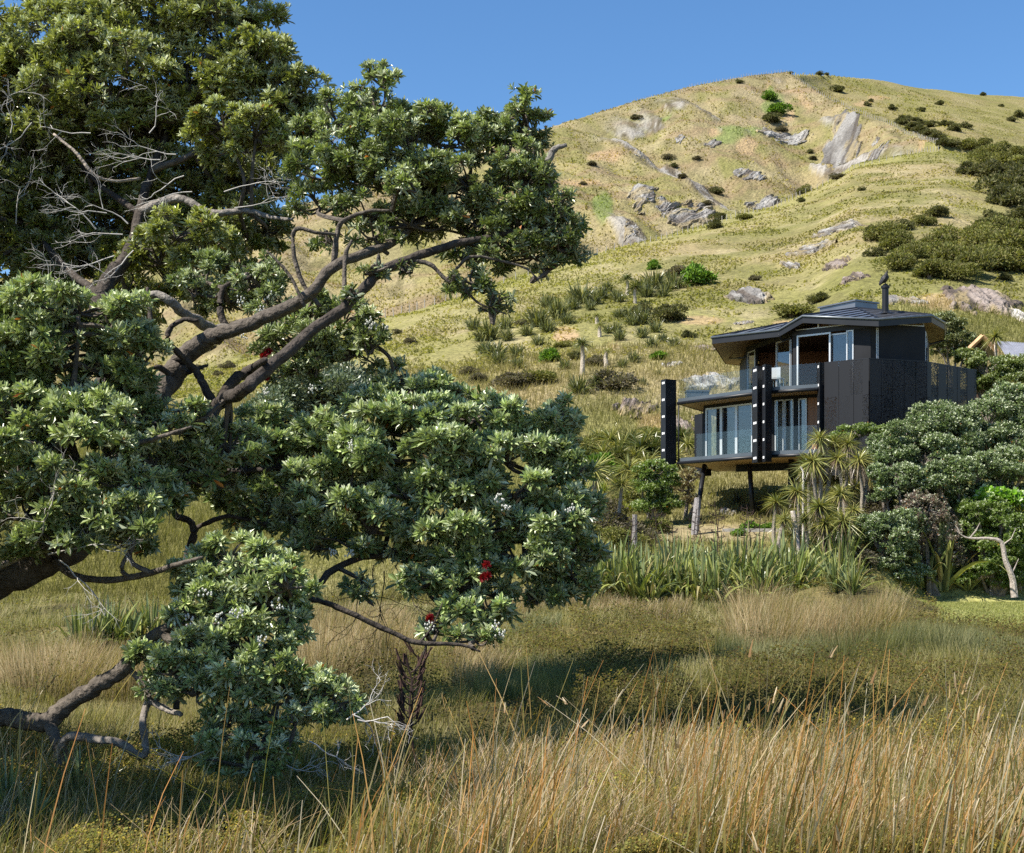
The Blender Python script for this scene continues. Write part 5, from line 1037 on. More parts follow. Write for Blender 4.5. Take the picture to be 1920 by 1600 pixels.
limb(L_, [(262, 400, 12.6, 9), (180, 340, 13.0, 7), (120, 260, 13.2, 6), (90, 170, 13.3, 5), (80, 90, 13.4, 3)], DARKB)
limb(L_, [(101, 252, 12.0, 3), (143, 287, 11.9, 4.5), (178, 329, 11.9, 4.5), (217, 340, 12.0, 4), (262, 335, 12.2, 4)], (0.25, 0.21, 0.17))
limb(L_, [(200, 560, 11.8, 11), (120, 500, 12.6, 9), (60, 420, 13.2, 7), (20, 330, 13.4, 5)], DARKB)
limb(L_, [(320, 230, 13.0, 8), (400, 150, 13.0, 6), (450, 90, 13.0, 4)])
br = bough("right"); L_ = br['limbs']
limb(L_, [(395, 800, 10.6, 20), (404, 760, 10.8, 20), (450, 735, 9.5, 18), (490, 703, 9.7, 17), (560, 640, 9.9, 16), (642, 579, 10.1, 14), (689, 535, 10.2, 14), (716, 508, 10.3, 13), (770, 485, 10.4, 12), (854, 458, 10.5, 10), (940, 440, 10.6, 8), (1000, 425, 10.7, 4)], DARKB)
limb(L_, [(404, 765, 10.7, 14), (380, 718, 10.7, 11), (367, 696, 10.7, 10), (340, 668, 10.6, 9), (315, 640, 10.5, 8), (320, 615, 10.5, 7), (345, 600, 10.5, 6), (372, 602, 10.5, 5)], DARKB)
limb(L_, [(404, 765, 10.7, 15), (440, 712, 10.8, 15), (475, 690, 10.9, 13), (495, 676, 9.5, 10)], DARKB)
limb(L_, [(625, 502, 10.5, 9), (632, 440, 10.5, 7), (645, 414, 10.5, 6), (689, 397, 10.5, 5), (735, 395, 10.5, 3)])
limb(L_, [(600, 575, 10.4, 6), (567, 530, 10.4, 6), (550, 470, 10.4, 6), (555, 430, 10.4, 6), (594, 437, 10.4, 5), (632, 440, 10.5, 4)])
limb(L_, [(571, 575, 10.3, 5), (545, 520, 10.3, 4), (520, 490, 10.3, 4), (500, 470, 10.3, 2)])
limb(L_, [(640, 590, 10.1, 5), (645, 540, 10.2, 6), (648, 480, 10.3, 6), (660, 450, 10.3, 4)])
limb(L_, [(760, 487, 10.4, 6), (804, 495, 10.4, 6), (837, 525, 10.4, 5), (871, 545, 10.4, 4), (900, 570, 10.4, 3), (950, 590, 10.4, 1.5)])
limb(L_, [(837, 525, 10.4, 4), (860, 500, 10.4, 4), (888, 481, 10.4, 4), (972, 498, 10.5, 3), (1000, 515, 10.5, 2), (1013, 532, 10.5, 1.5)])
limb(L_, [(750, 447, 10.9, 7), (800, 400, 10.9, 6), (790, 320, 11.0, 5), (740, 220, 11.0, 3)])
limb(L_, [(940, 440, 10.6, 7), (990, 360, 10.7, 5), (1000, 280, 10.8, 3), (985, 215, 10.8, 2)])
limb(L_, [(1015, 318, 10.6, 9), (1030, 298, 10.6, 10), (1040, 280, 10.6, 9), (1062, 272, 10.6, 5)], (0.19, 0.175, 0.155))
bm = bough("middle"); L_ = bm['limbs']
limb(L_, [(440, 620, 11.3, 16), (400, 616, 11.0, 15), (367, 600, 10.8, 14), (340, 585, 10.6, 13), (315, 563, 10.5, 12), (280, 553, 10.5, 10), (240, 580, 10.4, 8)], (0.2, 0.18, 0.155))
limb(L_, [(430, 622, 11.2, 12), (414, 587, 11.2, 10), (420, 540, 11.2, 7), (470, 520, 11.2, 5)], DARKB)
limb(L_, [(480, 605, 11.4, 8), (550, 610, 11.2, 6), (620, 620, 11.1, 5), (690, 640, 11.0, 3)], DARKB)
limb(L_, [(495, 676, 11.0, 9), (560, 660, 11.0, 6), (640, 660, 11.0, 4)], DARKB)
limb(L_, [(282, 760, 10.6, 10), (250, 690, 10.3, 9), (282, 640, 10.2, 8), (280, 575, 10.3, 6), (276, 540, 10.4, 4)], DARKB)
limb(L_, [(322, 705, 10.7, 9), (300, 690, 10.6, 8), (285, 690, 10.5, 4)], DARKB); limb(L_, [(350, 700, 10.8, 7), (375, 690, 10.8, 6), (390, 685, 10.8, 3)], DARKB)
bl = bough("lower_left"); L_ = bl['limbs']
limb(L_, [(-260, 1230, 9.9, 40), (-420, 1000, 9.2, 34), (-480, 760, 8.6, 28), (-520, 400, 7.8, 20), (-560, 100, 7.2, 12)]); limb(L_, [(-480, 760, 8.6, 18), (-300, 560, 8.0, 12), (-300, 200, 7.2, 7)]); limb(L_, [(-480, 760, 8.6, 18), (-760, 520, 8.0, 12), (-900, 250, 7.2, 7)])  # unseen limbs left of the view, carrying the added shading boughs
limb(L_, [(170, 998, 9.9, 18), (150, 900, 9.7, 15), (130, 800, 9.6, 11), (140, 700, 9.6, 8), (150, 610, 9.6, 4)])
limb(L_, [(150, 900, 9.7, 11), (210, 850, 9.5, 9), (300, 820, 9.4, 6), (360, 800, 9.4, 3)])
limb(L_, [(90, 1050, 9.8, 14), (60, 950, 9.5, 10), (50, 860, 9.5, 6), (60, 790, 9.5, 3)])
limb(L_, [(0, 1064, 9.6, 7), (50, 1040, 9.5, 6), (110, 1015, 9.4, 4)], LICH)
limb(L_, [(100, 1050, 9.8, 11), (135, 1078, 9.7, 10), (200, 1088, 9.5, 9), (270, 1078, 9.3, 9), (327, 1060, 9.1, 7), (380, 1045, 9.0, 4)], BARK)
bb = bough("lower_right"); L_ = bb['limbs']
limb(L_, [(330, 1330, 10.3, 9), (345, 1150, 10.6, 11), (350, 1046, 10.8, 10), (364, 1004, 10.8, 10), (357, 979, 10.8, 9), (329, 965, 10.8, 9), (325, 934, 10.8, 9), (390, 890, 10.8, 8), (500, 880, 10.8, 7), (600, 860, 10.8, 5)], DARKB)
limb(L_, [(352, 1030, 10.8, 8), (371, 990, 10.8, 7), (420, 969, 10.7, 6), (451, 972, 10.7, 5), (520, 985, 10.7, 5), (600, 980, 10.7, 3)], DARKB)
limb(L_, [(520, 1180, 10.2, 12), (560, 1130, 10.3, 12), (593, 1101, 10.4, 11), (623, 1070, 10.5, 10), (680, 1045, 10.6, 9), (720, 1040, 10.7, 9), (800, 1000, 10.8, 8), (880, 930, 10.8, 6), (940, 860, 10.8, 4)], DARKB)
limb(L_, [(680, 1045, 10.6, 7), (747, 1043, 10.6, 8), (785, 1070, 10.6, 8), (800, 1085, 10.6, 5)], DARKB)
limb(L_, [(720, 1040, 10.7, 8), (740, 930, 10.8, 7), (760, 830, 10.8, 5), (790, 750, 10.8, 3)], DARKB)
limb(L_, [(800, 1000, 10.8, 7), (900, 1010, 10.8, 6), (1000, 1020, 10.8, 4), (1070, 1040, 10.8, 2)], DARKB)
bc = bough("low"); L_ = bc['limbs']
limb(L_, [(520, 1120, 9.5, 9), (589, 1124, 9.5, 8), (631, 1139, 9.5, 8), (693, 1166, 9.5, 7.5), (747, 1192, 9.5, 7), (785, 1206, 9.5, 7), (862, 1209, 9.5, 5), (901, 1222, 9.5, 2.5)], DARKB)
limb(L_, [(785, 1206, 9.5, 3), (800, 1190, 9.5, 3), (815, 1165, 9.5, 2), (830, 1130, 9.5, 1.5)], DARKB)
limb(L_, [(800, 1208, 9.5, 3), (790, 1240, 9.5, 2.5), (780, 1260, 9.5, 1)], DARKB)
limb(L_, [(89, 1354, 9.5, 17), (104, 1385, 9.4, 16), (116, 1424, 9.4, 16), (118, 1470, 9.3, 18)], BARK)
limb(L_, [(110, 1420, 9.4, 14), (128, 1382, 9.3, 13), (173, 1385, 9.2, 12), (223, 1393, 9.1, 11), (262, 1417, 9.1, 10), (274, 1405, 9.1, 10), (268, 1350, 9.2, 10), (277, 1310, 9.3, 10), (262, 1275, 9.4, 9), (240, 1255, 9.4, 8)], (0.17, 0.15, 0.13))
limb(L_, [(277, 1312, 9.3, 10), (310, 1330, 9.2, 9), (340, 1340, 9.1, 7)], (0.2, 0.175, 0.15))
limb(L_, [(300, 1186, 9.4, 12), (360, 1230, 9.2, 9), (430, 1290, 9.1, 7), (520, 1320, 9.0, 5), (610, 1320, 9.0, 3)], BARK)
limb(L_, [(380, 1140, 9.4, 8), (450, 1150, 9.3, 6), (510, 1120, 9.3, 4)], BARK)

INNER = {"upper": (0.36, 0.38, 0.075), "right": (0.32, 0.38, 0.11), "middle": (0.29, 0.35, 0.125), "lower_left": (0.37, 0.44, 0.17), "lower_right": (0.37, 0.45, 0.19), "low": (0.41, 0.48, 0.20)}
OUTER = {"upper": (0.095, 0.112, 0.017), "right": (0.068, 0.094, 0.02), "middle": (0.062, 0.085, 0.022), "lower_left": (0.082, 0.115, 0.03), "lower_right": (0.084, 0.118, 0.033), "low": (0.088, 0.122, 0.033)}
def clump(key, px, py, rx, ry, Y, dens=1.0, bright=0.6, leaf=0.1, rz=None, lower=-0.45):
    B = BOUGH[key]; c = wp(px, py, Y); a_, b_ = rx / F * Y, ry / F * Y; rd = rz or max(a_, b_) * 0.95; R3_ = np.array([a_, rd, b_])
    a_, b_, rd = a_ * 1.13, b_ * 1.13, rd * 1.08; R3_ = np.array([a_, rd, b_ * 0.95])
    ns = max(4, int(9 + 34 * (a_ * b_ * rd) ** 0.6)); sc = sph(ns, -0.75) * rng.uniform(0.5, 1.08, (ns, 1)); sr = rng.uniform(0.16, 0.40, ns)
    area = (a_ * b_ + a_ * rd + rd * b_) * 4.2; m = int(area * 205 * dens) + 8
    k = rng.integers(0, ns, m); d = sph(m, lower - 0.3); d = norm(d + sc[k] * 0.5)
    rad = rng.uniform(0.72, 1.08, m) * np.where(rng.random(m) < 0.05, rng.uniform(1.15, 1.55, m), 1); P = sc[k] + d * (sr[k] * rad)[:, None]
    keep = (np.linalg.norm(P, axis=1) > 0.5) | (rng.random(m) < 0.25); P, d, k = P[keep], d[keep], k[keep]; m = len(P)
    W_ = c + P * R3_; A = norm(d * 0.75 + np.array([-0.18, -0.22, 0.62]) + rng.normal(0, 0.40, (m, 3)))
    cl = rng.uniform(-0.25, 0.25, ns)[k]; tint = np.clip(bright + 0.35 * P[:, 2] + cl + rng.normal(0, .18, m), 0.02, 1.1)  # lit tops and shaded undersides painted into the leaf colour
    size = leaf * 0.78 * rng.uniform(0.75, 1.2, m)
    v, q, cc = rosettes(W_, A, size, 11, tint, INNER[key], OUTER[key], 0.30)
    B['V'].append(v - TB); B['Q'].append(q + B['n']); B['C'].append(cc); B['n'] += len(v)
    # twigs: clump hub to the nearest limb, hub to sub clumps, sub clumps to whorls
    allp = np.concatenate(LIMBPTS); near = allp[np.argmin(np.linalg.norm(allp - c, axis=1))]; hub = c + np.array([0, 0, -0.35 * b_])
    t = B['twigs']; P_, Rr = catmull([near, (near + hub) / 2 + rng.normal(0, .05, 3), hub], [0.02, 0.016, 0.012], 4); tube(t, P_ - TB, Rr, 5, BARK, 0, False)
    S = c + sc * R3_
    for s in range(ns):
        P_, Rr = catmull([hub, (hub + S[s]) / 2 + rng.normal(0, .035, 3), S[s]], [0.011, 0.009, 0.006], 3); tube(t, P_ - TB, Rr, 4, BARK, 0, False)
    st = S[k]; en = W_; D = en - st; X = norm(np.cross(D, [0.3, 0.5, 0.8])) * 0.0035; mid = (st + en) / 2 + rng.normal(0, .012, (m, 3))
    V = np.stack([st - X, st + X, mid - X, mid + X, en - X * .7, en + X * .7], 1).reshape(-1, 3) - TB; b = np.arange(m)[:, None] * 6
    t.add(V, np.concatenate([b + [0, 1, 3, 2], b + [2, 3, 5, 4]]), None, (0.15, 0.125, 0.10))
    return c
for a in [  # px, py, rx, ry, depth, density, leaf brightness with sun and shade painted in
    (105, 85, 120, 75, 13.2, 1, .75), (60, 170, 110, 80, 13.0, 1, .75), (245, 60, 120, 75, 13.3, 1, .65), (215, 165, 130, 80, 12.8, 1, .7), (420, 60, 105, 75, 13.2, 1, .6), (350, 20, 90, 50, 13.4, 1, .6), (470, 125, 75, 60, 13.0, 1, .5), (350, 160, 110, 80, 13.0, 1, .5),
    (545, 165, 52, 46, 13.0, .9, .6), (510, 200, 80, 60, 13.1, .9, .5), (570, 220, 50, 36, 13.2, .8, .4), (60, 290, 100, 90, 13.2, .9, .45), (190, 270, 120, 80, 13.2, .9, .4), (300, 240, 110, 70, 13.2, .9, .35), (420, 225, 60, 40, 12.2, 1.2, 1.0), (480, 245, 55, 36, 12.2, 1.1, .95), (440, 270, 80, 40, 12.3, .9, .7),
    (40, 400, 80, 90, 13.4, .8, .2), (120, 390, 90, 90, 13.6, .8, .15), (60, 500, 90, 80, 13.4, .8, .12), (150, 480, 80, 70, 13.8, .7, .12), (230, 360, 90, 70, 13.8, .7, .15), (360, 330, 90, 60, 13.5, .7, .25), (470, 330, 80, 70, 13.2, .8, .3), (555, 300, 60, 60, 13.3, .6, .35), (330, 435, 62, 36, 11.9, .9, .7), (370, 470, 60, 40, 12.0, .8, .4),
    (300, 480, 60, 44, 12.4, .7, .3), (430, 440, 60, 46, 12.8, .7, .15), (500, 415, 44, 50, 13.0, .6, .15), (410, 365, 80, 50, 13.4, .7, .2), (40, 580, 80, 60, 13.4, .8, .1), (230, 545, 90, 50, 12.9, .9, .12), (130, 545, 90, 60, 13.2, .9, .1), (320, 520, 70, 50, 12.8, .9, .15), (390, 545, 56, 40, 12.4, .8, .2), (280, 420, 90, 70, 13.4, .9, .1), (200, 430, 100, 80, 13.6, .9, .1), (100, 330, 110, 90, 13.7, .9, .15), (330, 380, 80, 60, 13.4, .9, .12), (420, 480, 60, 40, 12.6, .8, .2), (170, 250, 120, 80, 13.6, .9, .25), (480, 440, 50, 50, 13.0, .7, .15), (250, 600, 60, 30, 12.6, .6, .1), (-170, 330, 110, 100, 12.2, .8, .4), (-300, 260, 120, 100, 12.0, .8, .5), (-130, 180, 80, 70, 12.4, .7, .5), (140, -60, 130, 60, 13.6, .7, .5), (350, -70, 130, 60, 13.6, .7, .5), (-140, 440, 90, 90, 12.6, .7, .3), (-60, 300, 90, 200, 13.4, .7, .4), (-70, 100, 80, 120, 13.3, .7, .6)]: clump("upper", *a[:5], a[5], a[6], 0.105)  # clumps left of the view are unseen, added to shade the crown's interior
for a in [(715, 150, 36, 28, 10.9, .9, .6), (705, 200, 56, 46, 10.9, 1, .55), (640, 225, 64, 44, 11.1, 1, .6), (665, 280, 80, 50, 10.8, 1, .5), (780, 225, 62, 40, 11.0, .9, .6), (770, 270, 90, 52, 10.8, 1, .55), (840, 235, 40, 34, 11.1, .8, .6), (880, 260, 66, 46, 10.9, 1, .6), (970, 210, 52, 26, 10.9, .9, .65), (985, 240, 46, 42, 11.0, .8, .4), (950, 275, 60, 50, 10.9, .9, .45),
          (620, 320, 80, 46, 11.1, .8, .4), (600, 375, 60, 40, 11.1, .7, .3), (720, 335, 90, 50, 10.9, .8, .35), (760, 345, 40, 22, 10.2, 1, .95), (820, 330, 100, 56, 10.8, .9, .35), (900, 350, 90, 60, 10.8, .9, .3), (980, 330, 66, 50, 10.7, .9, .45), (1030, 345, 40, 40, 10.7, .9, .5), (1020, 400, 60, 60, 10.7, .9, .3), (1060, 425, 38, 46, 10.7, .9, .45), (1065, 460, 36, 32, 10.7, .8, .35), (960, 420, 90, 56, 10.8, .8, .15),
          (870, 420, 90, 50, 10.9, .7, .15), (770, 410, 80, 36, 10.8, .6, .25), (690, 400, 70, 36, 10.9, .6, .35), (1000, 470, 70, 34, 10.7, .5, .15), (920, 470, 70, 30, 10.7, .45, .15), (850, 535, 20, 18, 10.4, .9, .1), (890, 525, 26, 30, 10.4, .8, .1), (930, 560, 36, 24, 10.4, .5, .1), (700, 440, 50, 20, 10.7, .35, .2), (625, 450, 30, 20, 10.9, .3, .2), (705, 505, 20, 14, 10.2, .7, .1), (660, 555, 12, 14, 10.1, .8, .1), (760, 505, 20, 14, 10.4, .6, .1), (1030, 500, 30, 18, 10.7, .5, .15)]: clump("right", *a[:5], a[5], a[6], 0.09, None, -0.7)
for a in [(500, 555, 66, 34, 11.3, .9, .55), (570, 585, 70, 36, 11.1, .95, .6), (470, 530, 56, 26, 11.4, .8, .4), (430, 555, 40, 30, 11.6, .7, .35), (640, 605, 60, 34, 11.0, .95, .6), (560, 640, 80, 36, 11.0, .9, .35), (650, 660, 70, 40, 11.0, .9, .3), (700, 640, 34, 36, 10.9, .8, .4), (540, 690, 44, 30, 10.9, .7, .25), (590, 690, 50, 28, 10.9, .6, .2), (390, 500, 50, 28, 11.6, .8, .5), (360, 540, 40, 24, 11.4, .6, .3), (480, 500, 44, 22, 11.6, .7, .35)]: clump("middle", *a[:5], a[5], a[6], 0.092)
for a in [(150, 575, 100, 36, 9.7, 1.1, .9), (80, 610, 70, 40, 9.8, 1, .75), (210, 610, 60, 40, 9.7, 1, .75), (130, 650, 110, 50, 9.8, 1, .5), (210, 690, 66, 46, 9.8, .9, .35), (110, 720, 90, 50, 9.9, .9, .3), (240, 740, 50, 40, 9.8, .8, .3), (40, 690, 60, 60, 9.8, .9, .45), (40, 770, 80, 44, 9.5, 1.1, .9), (150, 770, 70, 40, 9.5, 1.1, .85), (210, 790, 50, 34, 9.5, 1, .7), (100, 830, 110, 46, 9.4, 1.1, .85), (200, 850, 60, 40, 9.4, 1, .6), (40, 880, 80, 50, 9.4, 1.1, .85), (130, 910, 90, 46, 9.3, 1.1, .8), (230, 900, 50, 36, 9.4, .9, .6),
          (200, 960, 80, 40, 9.3, 1.0, .75), (270, 960, 46, 34, 9.3, .9, .7), (60, 960, 90, 46, 9.3, 1.0, .65), (100, 1010, 90, 30, 9.3, .7, .45), (250, 1010, 50, 26, 9.4, .6, .35), (310, 800, 44, 30, 9.7, .9, .75), (365, 790, 40, 26, 9.8, .9, .75), (330, 850, 60, 40, 10.0, .8, .3), (380, 830, 40, 34, 10.0, .8, .45), (360, 890, 50, 30, 10.0, .6, .2), (30, 1030, 50, 24, 9.4, .6, .4), (-70, 820, 80, 160, 9.6, .8, .6), (230, 640, 40, 30, 9.8, .8, .5), (250, 680, 56, 44, 10.0, .9, .3), (270, 780, 50, 50, 10.0, .9, .3), (290, 860, 50, 44, 9.9, .9, .4), (400, 880, 60, 50, 10.2, .8, .3), (430, 840, 60, 44, 10.1, .9, .65), (60, 570, 60, 36, 9.9, .9, .6), (10, 620, 60, 50, 9.9, .9, .6), (300, 920, 50, 34, 9.7, .8, .5), (20, 720, 60, 60, 9.8, .9, .5), (340, 930, 30, 24, 9.9, .5, .2), (340, 880, 70, 40, 10.2, .5, .12)]: clump("lower_left", *a[:5], a[5], a[6], 0.112)
for a in [(775, 720, 50, 26, 11.0, 1, .7), (740, 705, 24, 22, 11.0, .8, .6), (520, 800, 60, 30, 11.0, .9, .75), (460, 830, 60, 34, 11.0, .9, .7), (440, 900, 50, 40, 11.0, .8, .4), (1060, 780, 26, 30, 10.9, .8, .7), (1070, 880, 36, 46, 10.9, .8, .45), (1095, 1030, 30, 40, 10.8, .8, .2), (1040, 1110, 40, 24, 10.7, .6, .15), (750, 750, 60, 34, 10.9, 1, .65), (820, 745, 56, 30, 11.0, 1, .75), (700, 790, 80, 36, 10.8, 1.1, .8), (800, 785, 80, 36, 10.7, 1.1, .8), (890, 775, 76, 34, 10.8, 1.1, .85), (980, 790, 66, 38, 10.9, 1, .8), (1030, 815, 44, 44, 10.9, 1, .75), (590, 810, 80, 34, 10.9, 1, .8), (520, 850, 70, 40, 10.9, 1, .75), (470, 880, 50, 34, 11.0, .9, .6), (640, 850, 90, 40, 10.7, 1.1, .8), (740, 850, 90, 40, 10.6, 1.1, .75), (850, 840, 90, 40, 10.6, 1.1, .7), (950, 850, 80, 40, 10.7, 1.1, .65), (1030, 870, 50, 46, 10.9, 1, .55),
          (560, 910, 80, 40, 10.7, 1, .75), (660, 920, 80, 40, 10.5, 1.1, .8), (760, 920, 80, 40, 10.5, 1.1, .7), (860, 910, 90, 44, 10.6, 1, .5), (960, 920, 80, 40, 10.6, 1.1, .75), (1040, 940, 50, 40, 10.7, 1, .6), (500, 950, 60, 36, 10.8, .8, .45), (600, 970, 70, 34, 10.6, .9, .6), (700, 985, 80, 36, 10.5, 1, .65), (800, 980, 70, 40, 10.5, 1, .6), (910, 985, 90, 44, 10.5, 1.1, .75), (1010, 985, 70, 44, 10.6, 1, .6), (1060, 1020, 46, 50, 10.7, .9, .3), (970, 1040, 80, 36, 10.6, .9, .35), (870, 1040, 70, 34, 10.5, .9, .45), (660, 1020, 60, 24, 10.6, .7, .35), (580, 1020, 40, 24, 10.6, .6, .35), (1080, 1080, 36, 40, 10.8, .7, .15), (1010, 1080, 50, 34, 10.7, .7, .15),
          (870, 1095, 50, 30, 10.4, .9, .65), (800, 1090, 46, 26, 10.3, .8, .65), (930, 1110, 36, 26, 10.5, .7, .35), (910, 1145, 46, 30, 10.3, .9, .7), (850, 1140, 36, 26, 10.3, .7, .6), (680, 1105, 26, 20, 10.3, .5, .2), (890, 1195, 30, 18, 10.1, .8, .6), (820, 1180, 26, 18, 10.1, .5, .4), (1090, 960, 30, 40, 10.9, .8, .35), (760, 1040, 50, 20, 10.7, .5, .2), (430, 930, 40, 36, 11.0, .7, .35), (480, 980, 40, 24, 10.8, .6, .3), (1000, 1120, 20, 16, 10.6, .4, .1)]: clump("lower_right", *a[:5], a[5], a[6], 0.122)
for a in [(-330, 1120, 130, 70, 9.2, .5, .6), (-200, 960, 110, 70, 9.6, .5, .6), (-420, 900, 150, 90, 9.4, .5, .6), (-620, 1000, 150, 90, 9.4, .5, .6), (-560, 780, 160, 90, 9.8, .5, .6), (-300, 760, 130, 80, 9.8, .5, .6), (-140, 1120, 70, 40, 9.4, .5, .6), (-800, 850, 160, 110, 9.6, .5, .6), (-450, 1200, 120, 60, 9.0, .5, .6), (-700, 640, 180, 100, 10.2, .5, .6), (-180, 1230, 60, 40, 9.2, .5, .6), (-150, 820, 100, 70, 7.8, .8, .6), (-330, 760, 130, 80, 7.6, .8, .6), (-380, 930, 140, 80, 7.8, .8, .6), (-560, 860, 140, 90, 7.4, .8, .6), (-180, 980, 110, 70, 8.2, .8, .6), (-620, 700, 150, 90, 8.0, .8, .6), (-760, 900, 150, 90, 7.8, .8, .6), (-300, 1060, 120, 60, 8.0, .8, .6), (-500, 1050, 130, 70, 7.6, .8, .6), (-880, 760, 150, 100, 7.8, .8, .6), (-160, 700, 100, 60, 8.2, .7, .6), (-230, 120, 130, 70, 6.9, .6, .6), (-470, 200, 150, 80, 7.0, .6, .6), (-700, 100, 150, 80, 7.1, .6, .6), (-940, 200, 150, 80, 7.0, .6, .6), (-340, 320, 140, 70, 7.2, .6, .6), (-620, 330, 150, 70, 7.2, .6, .6), (-1150, 120, 150, 80, 7.1, .6, .6), (-860, 330, 150, 70, 7.3, .6, .6), (-250, -60, 130, 70, 6.9, .6, .6), (-560, 560, 160, 80, 7.1, .6, .6), (-800, 600, 160, 80, 7.0, .6, .6), (-330, 500, 120, 70, 7.2, .6, .6), (-1050, 560, 160, 80, 7.0, .6, .6), (-420, 690, 120, 60, 7.2, .6, .6)]: clump("lower_left", *a[:5], a[5], a[6], 0.125)  # unseen boughs left of the view, added to shade the foreground
for a in [(430, 1040, 66, 30, 9.4, 1.2, .95), (500, 1050, 44, 26, 9.4, 1.1, .85), (370, 1070, 50, 34, 9.4, 1, .7), (450, 1090, 90, 36, 9.4, 1, .55), (540, 1090, 50, 34, 9.0, .9, .45), (390, 1120, 56, 30, 9.2, 1.1, .85), (500, 1130, 70, 34, 9.3, 1, .6), (350, 1150, 40, 24, 9.2, .9, .6), (430, 1165, 70, 30, 9.1, 1, .75), (540, 1170, 34, 30, 9.2, 1, .85), (380, 1200, 70, 30, 9.1, 1, .75), (290, 1235, 50, 24, 9.2, 1, .75), (470, 1200, 66, 30, 9.1, .9, .7), (330, 1250, 60, 34, 9.1, 1, .6), (430, 1245, 70, 34, 9.0, 1, .75), (510, 1245, 56, 34, 9.0, 1, .8), (280, 1290, 34, 20, 9.2, .7, .4), (370, 1290, 66, 30, 9.0, .9, .45), (470, 1290, 66, 26, 9.0, .9, .5), (540, 1290, 40, 26, 9.0, .9, .55), (620, 1290, 46, 26, 9.0, 1.1, .95), (640, 1325, 44, 26, 9.0, 1, .7), (590, 1340, 40, 24, 9.0, .9, .5), (520, 1340, 50, 24, 9.0, .7, .4), (440, 1340, 50, 24, 9.0, .7, .3), (410, 1385, 40, 20, 8.9, .8, .65), (490, 1390, 56, 20, 8.9, .8, .65), (540, 1400, 30, 16, 8.9, .7, .6), (460, 1430, 60, 20, 9.0, .5, .2)]: clump("low", *a[:5], a[5], a[6], 0.108)
# dead twigs
DT = (0.40, 0.38, 0.35)
for key, items in (("upper", [(330, 290, 12.1, -1, .2), (345, 330, 12.0, -.8, -.2), (300, 300, 12.0, -1, 0.3), (240, 420, 11.8, -.8, .3), (230, 440, 11.7, -1, .1), (250, 470, 11.7, -.4, -.5), (200, 400, 11.8, -1, .3), (360, 360, 12.0, -1, -.2), (420, 360, 12.0, .8, .1), (440, 390, 12.0, .9, .2), (170, 250, 12.0, -.9, .5), (20, 250, 12.4, .2, .8), (215, 480, 11.8, -1, -.3), (180, 430, 11.9, -.6, .8), (60, 230, 12.3, -.6, -.6), (280, 250, 12.2, .5, .6), (100, 600, 12.4, .1, 1), (30, 420, 12.5, .4, .9)]),
                   ("lower_left", [(90, 1040, 9.2, .7, .4), (60, 1030, 9.2, .4, .9), (110, 1050, 9.2, .8, -.2)]), ("lower_right", [(330, 910, 10.6, .8, .5), (345, 880, 10.6, .5, .9), (300, 930, 10.6, .9, .1), (700, 1060, 10.6, .3, -.9), (720, 1070, 10.6, 0, -1), (740, 1060, 10.6, .2, -.9), (690, 1080, 10.6, -.2, -1), (760, 1080, 10.5, .1, -1)]),
                   ("low", [(660, 1340, 8.9, 1, .1), (670, 1350, 8.9, 1, -.2), (650, 1350, 8.9, .9, .3), (400, 1400, 8.9, -.7, -.3), (580, 1390, 8.9, .9, -.3), (520, 1420, 8.9, .7, -.5), (360, 1420, 8.9, -.4, -.3)])):
    for (px, py, Y, dx, dz) in items:
        dark = key == "lower_right" and dz < -0.5
        tw_ = Acc(); BOUGH[key].setdefault('fans', []).append(tw_); fine(tw_, wp(px, py, Y), (dx, -0.2, dz), 0.34 * (1.0 if dark else (0.6 if key == 'low' else 0.95)), 0.0058 if not dark else 0.005, 3, (0.06, 0.05, 0.042) if dark else DT, 0.65, 3)
# white felted buds
def buds(key, items):
    for (px, py, Y) in items:
        acc = Acc(); BOUGH[key].setdefault('budl', []).append(acc)
        c = wp(px, py, Y); n = 11; P = c + norm(rng.normal(0, 1, (n, 3))) * rng.uniform(0.012, 0.05, (n, 1))
        for p in P: tube(acc, [p - TB - [0, 0, .009], p - TB, p - TB + [0, 0, .009]], [.003, .0072, .003], 5, (0.5, 0.5, 0.45))
buds("middle", [(450, 565, 11.0), (505, 555, 11.0), (540, 575, 10.8), (490, 580, 10.8), (455, 630, 11.0), (565, 630, 10.8), (700, 610, 10.7), (725, 615, 10.8), (690, 605, 10.7), (525, 670, 10.8), (500, 735, 10.6), (585, 730, 10.6), (620, 600, 10.8)])
buds("lower_right", [(660, 838, 10.2), (935, 935, 10.1), (945, 950, 10.1), (1068, 955, 10.3), (625, 1035, 10.2), (655, 1040, 10.2), (805, 1170, 9.8), (930, 1175, 9.8), (940, 1190, 9.8)])
buds("low", [(440, 1150, 8.8), (452, 1148, 8.8), (355, 1160, 8.8), (405, 1155, 8.8), (490, 1200, 8.8), (520, 1135, 8.9), (385, 1115, 8.9)])
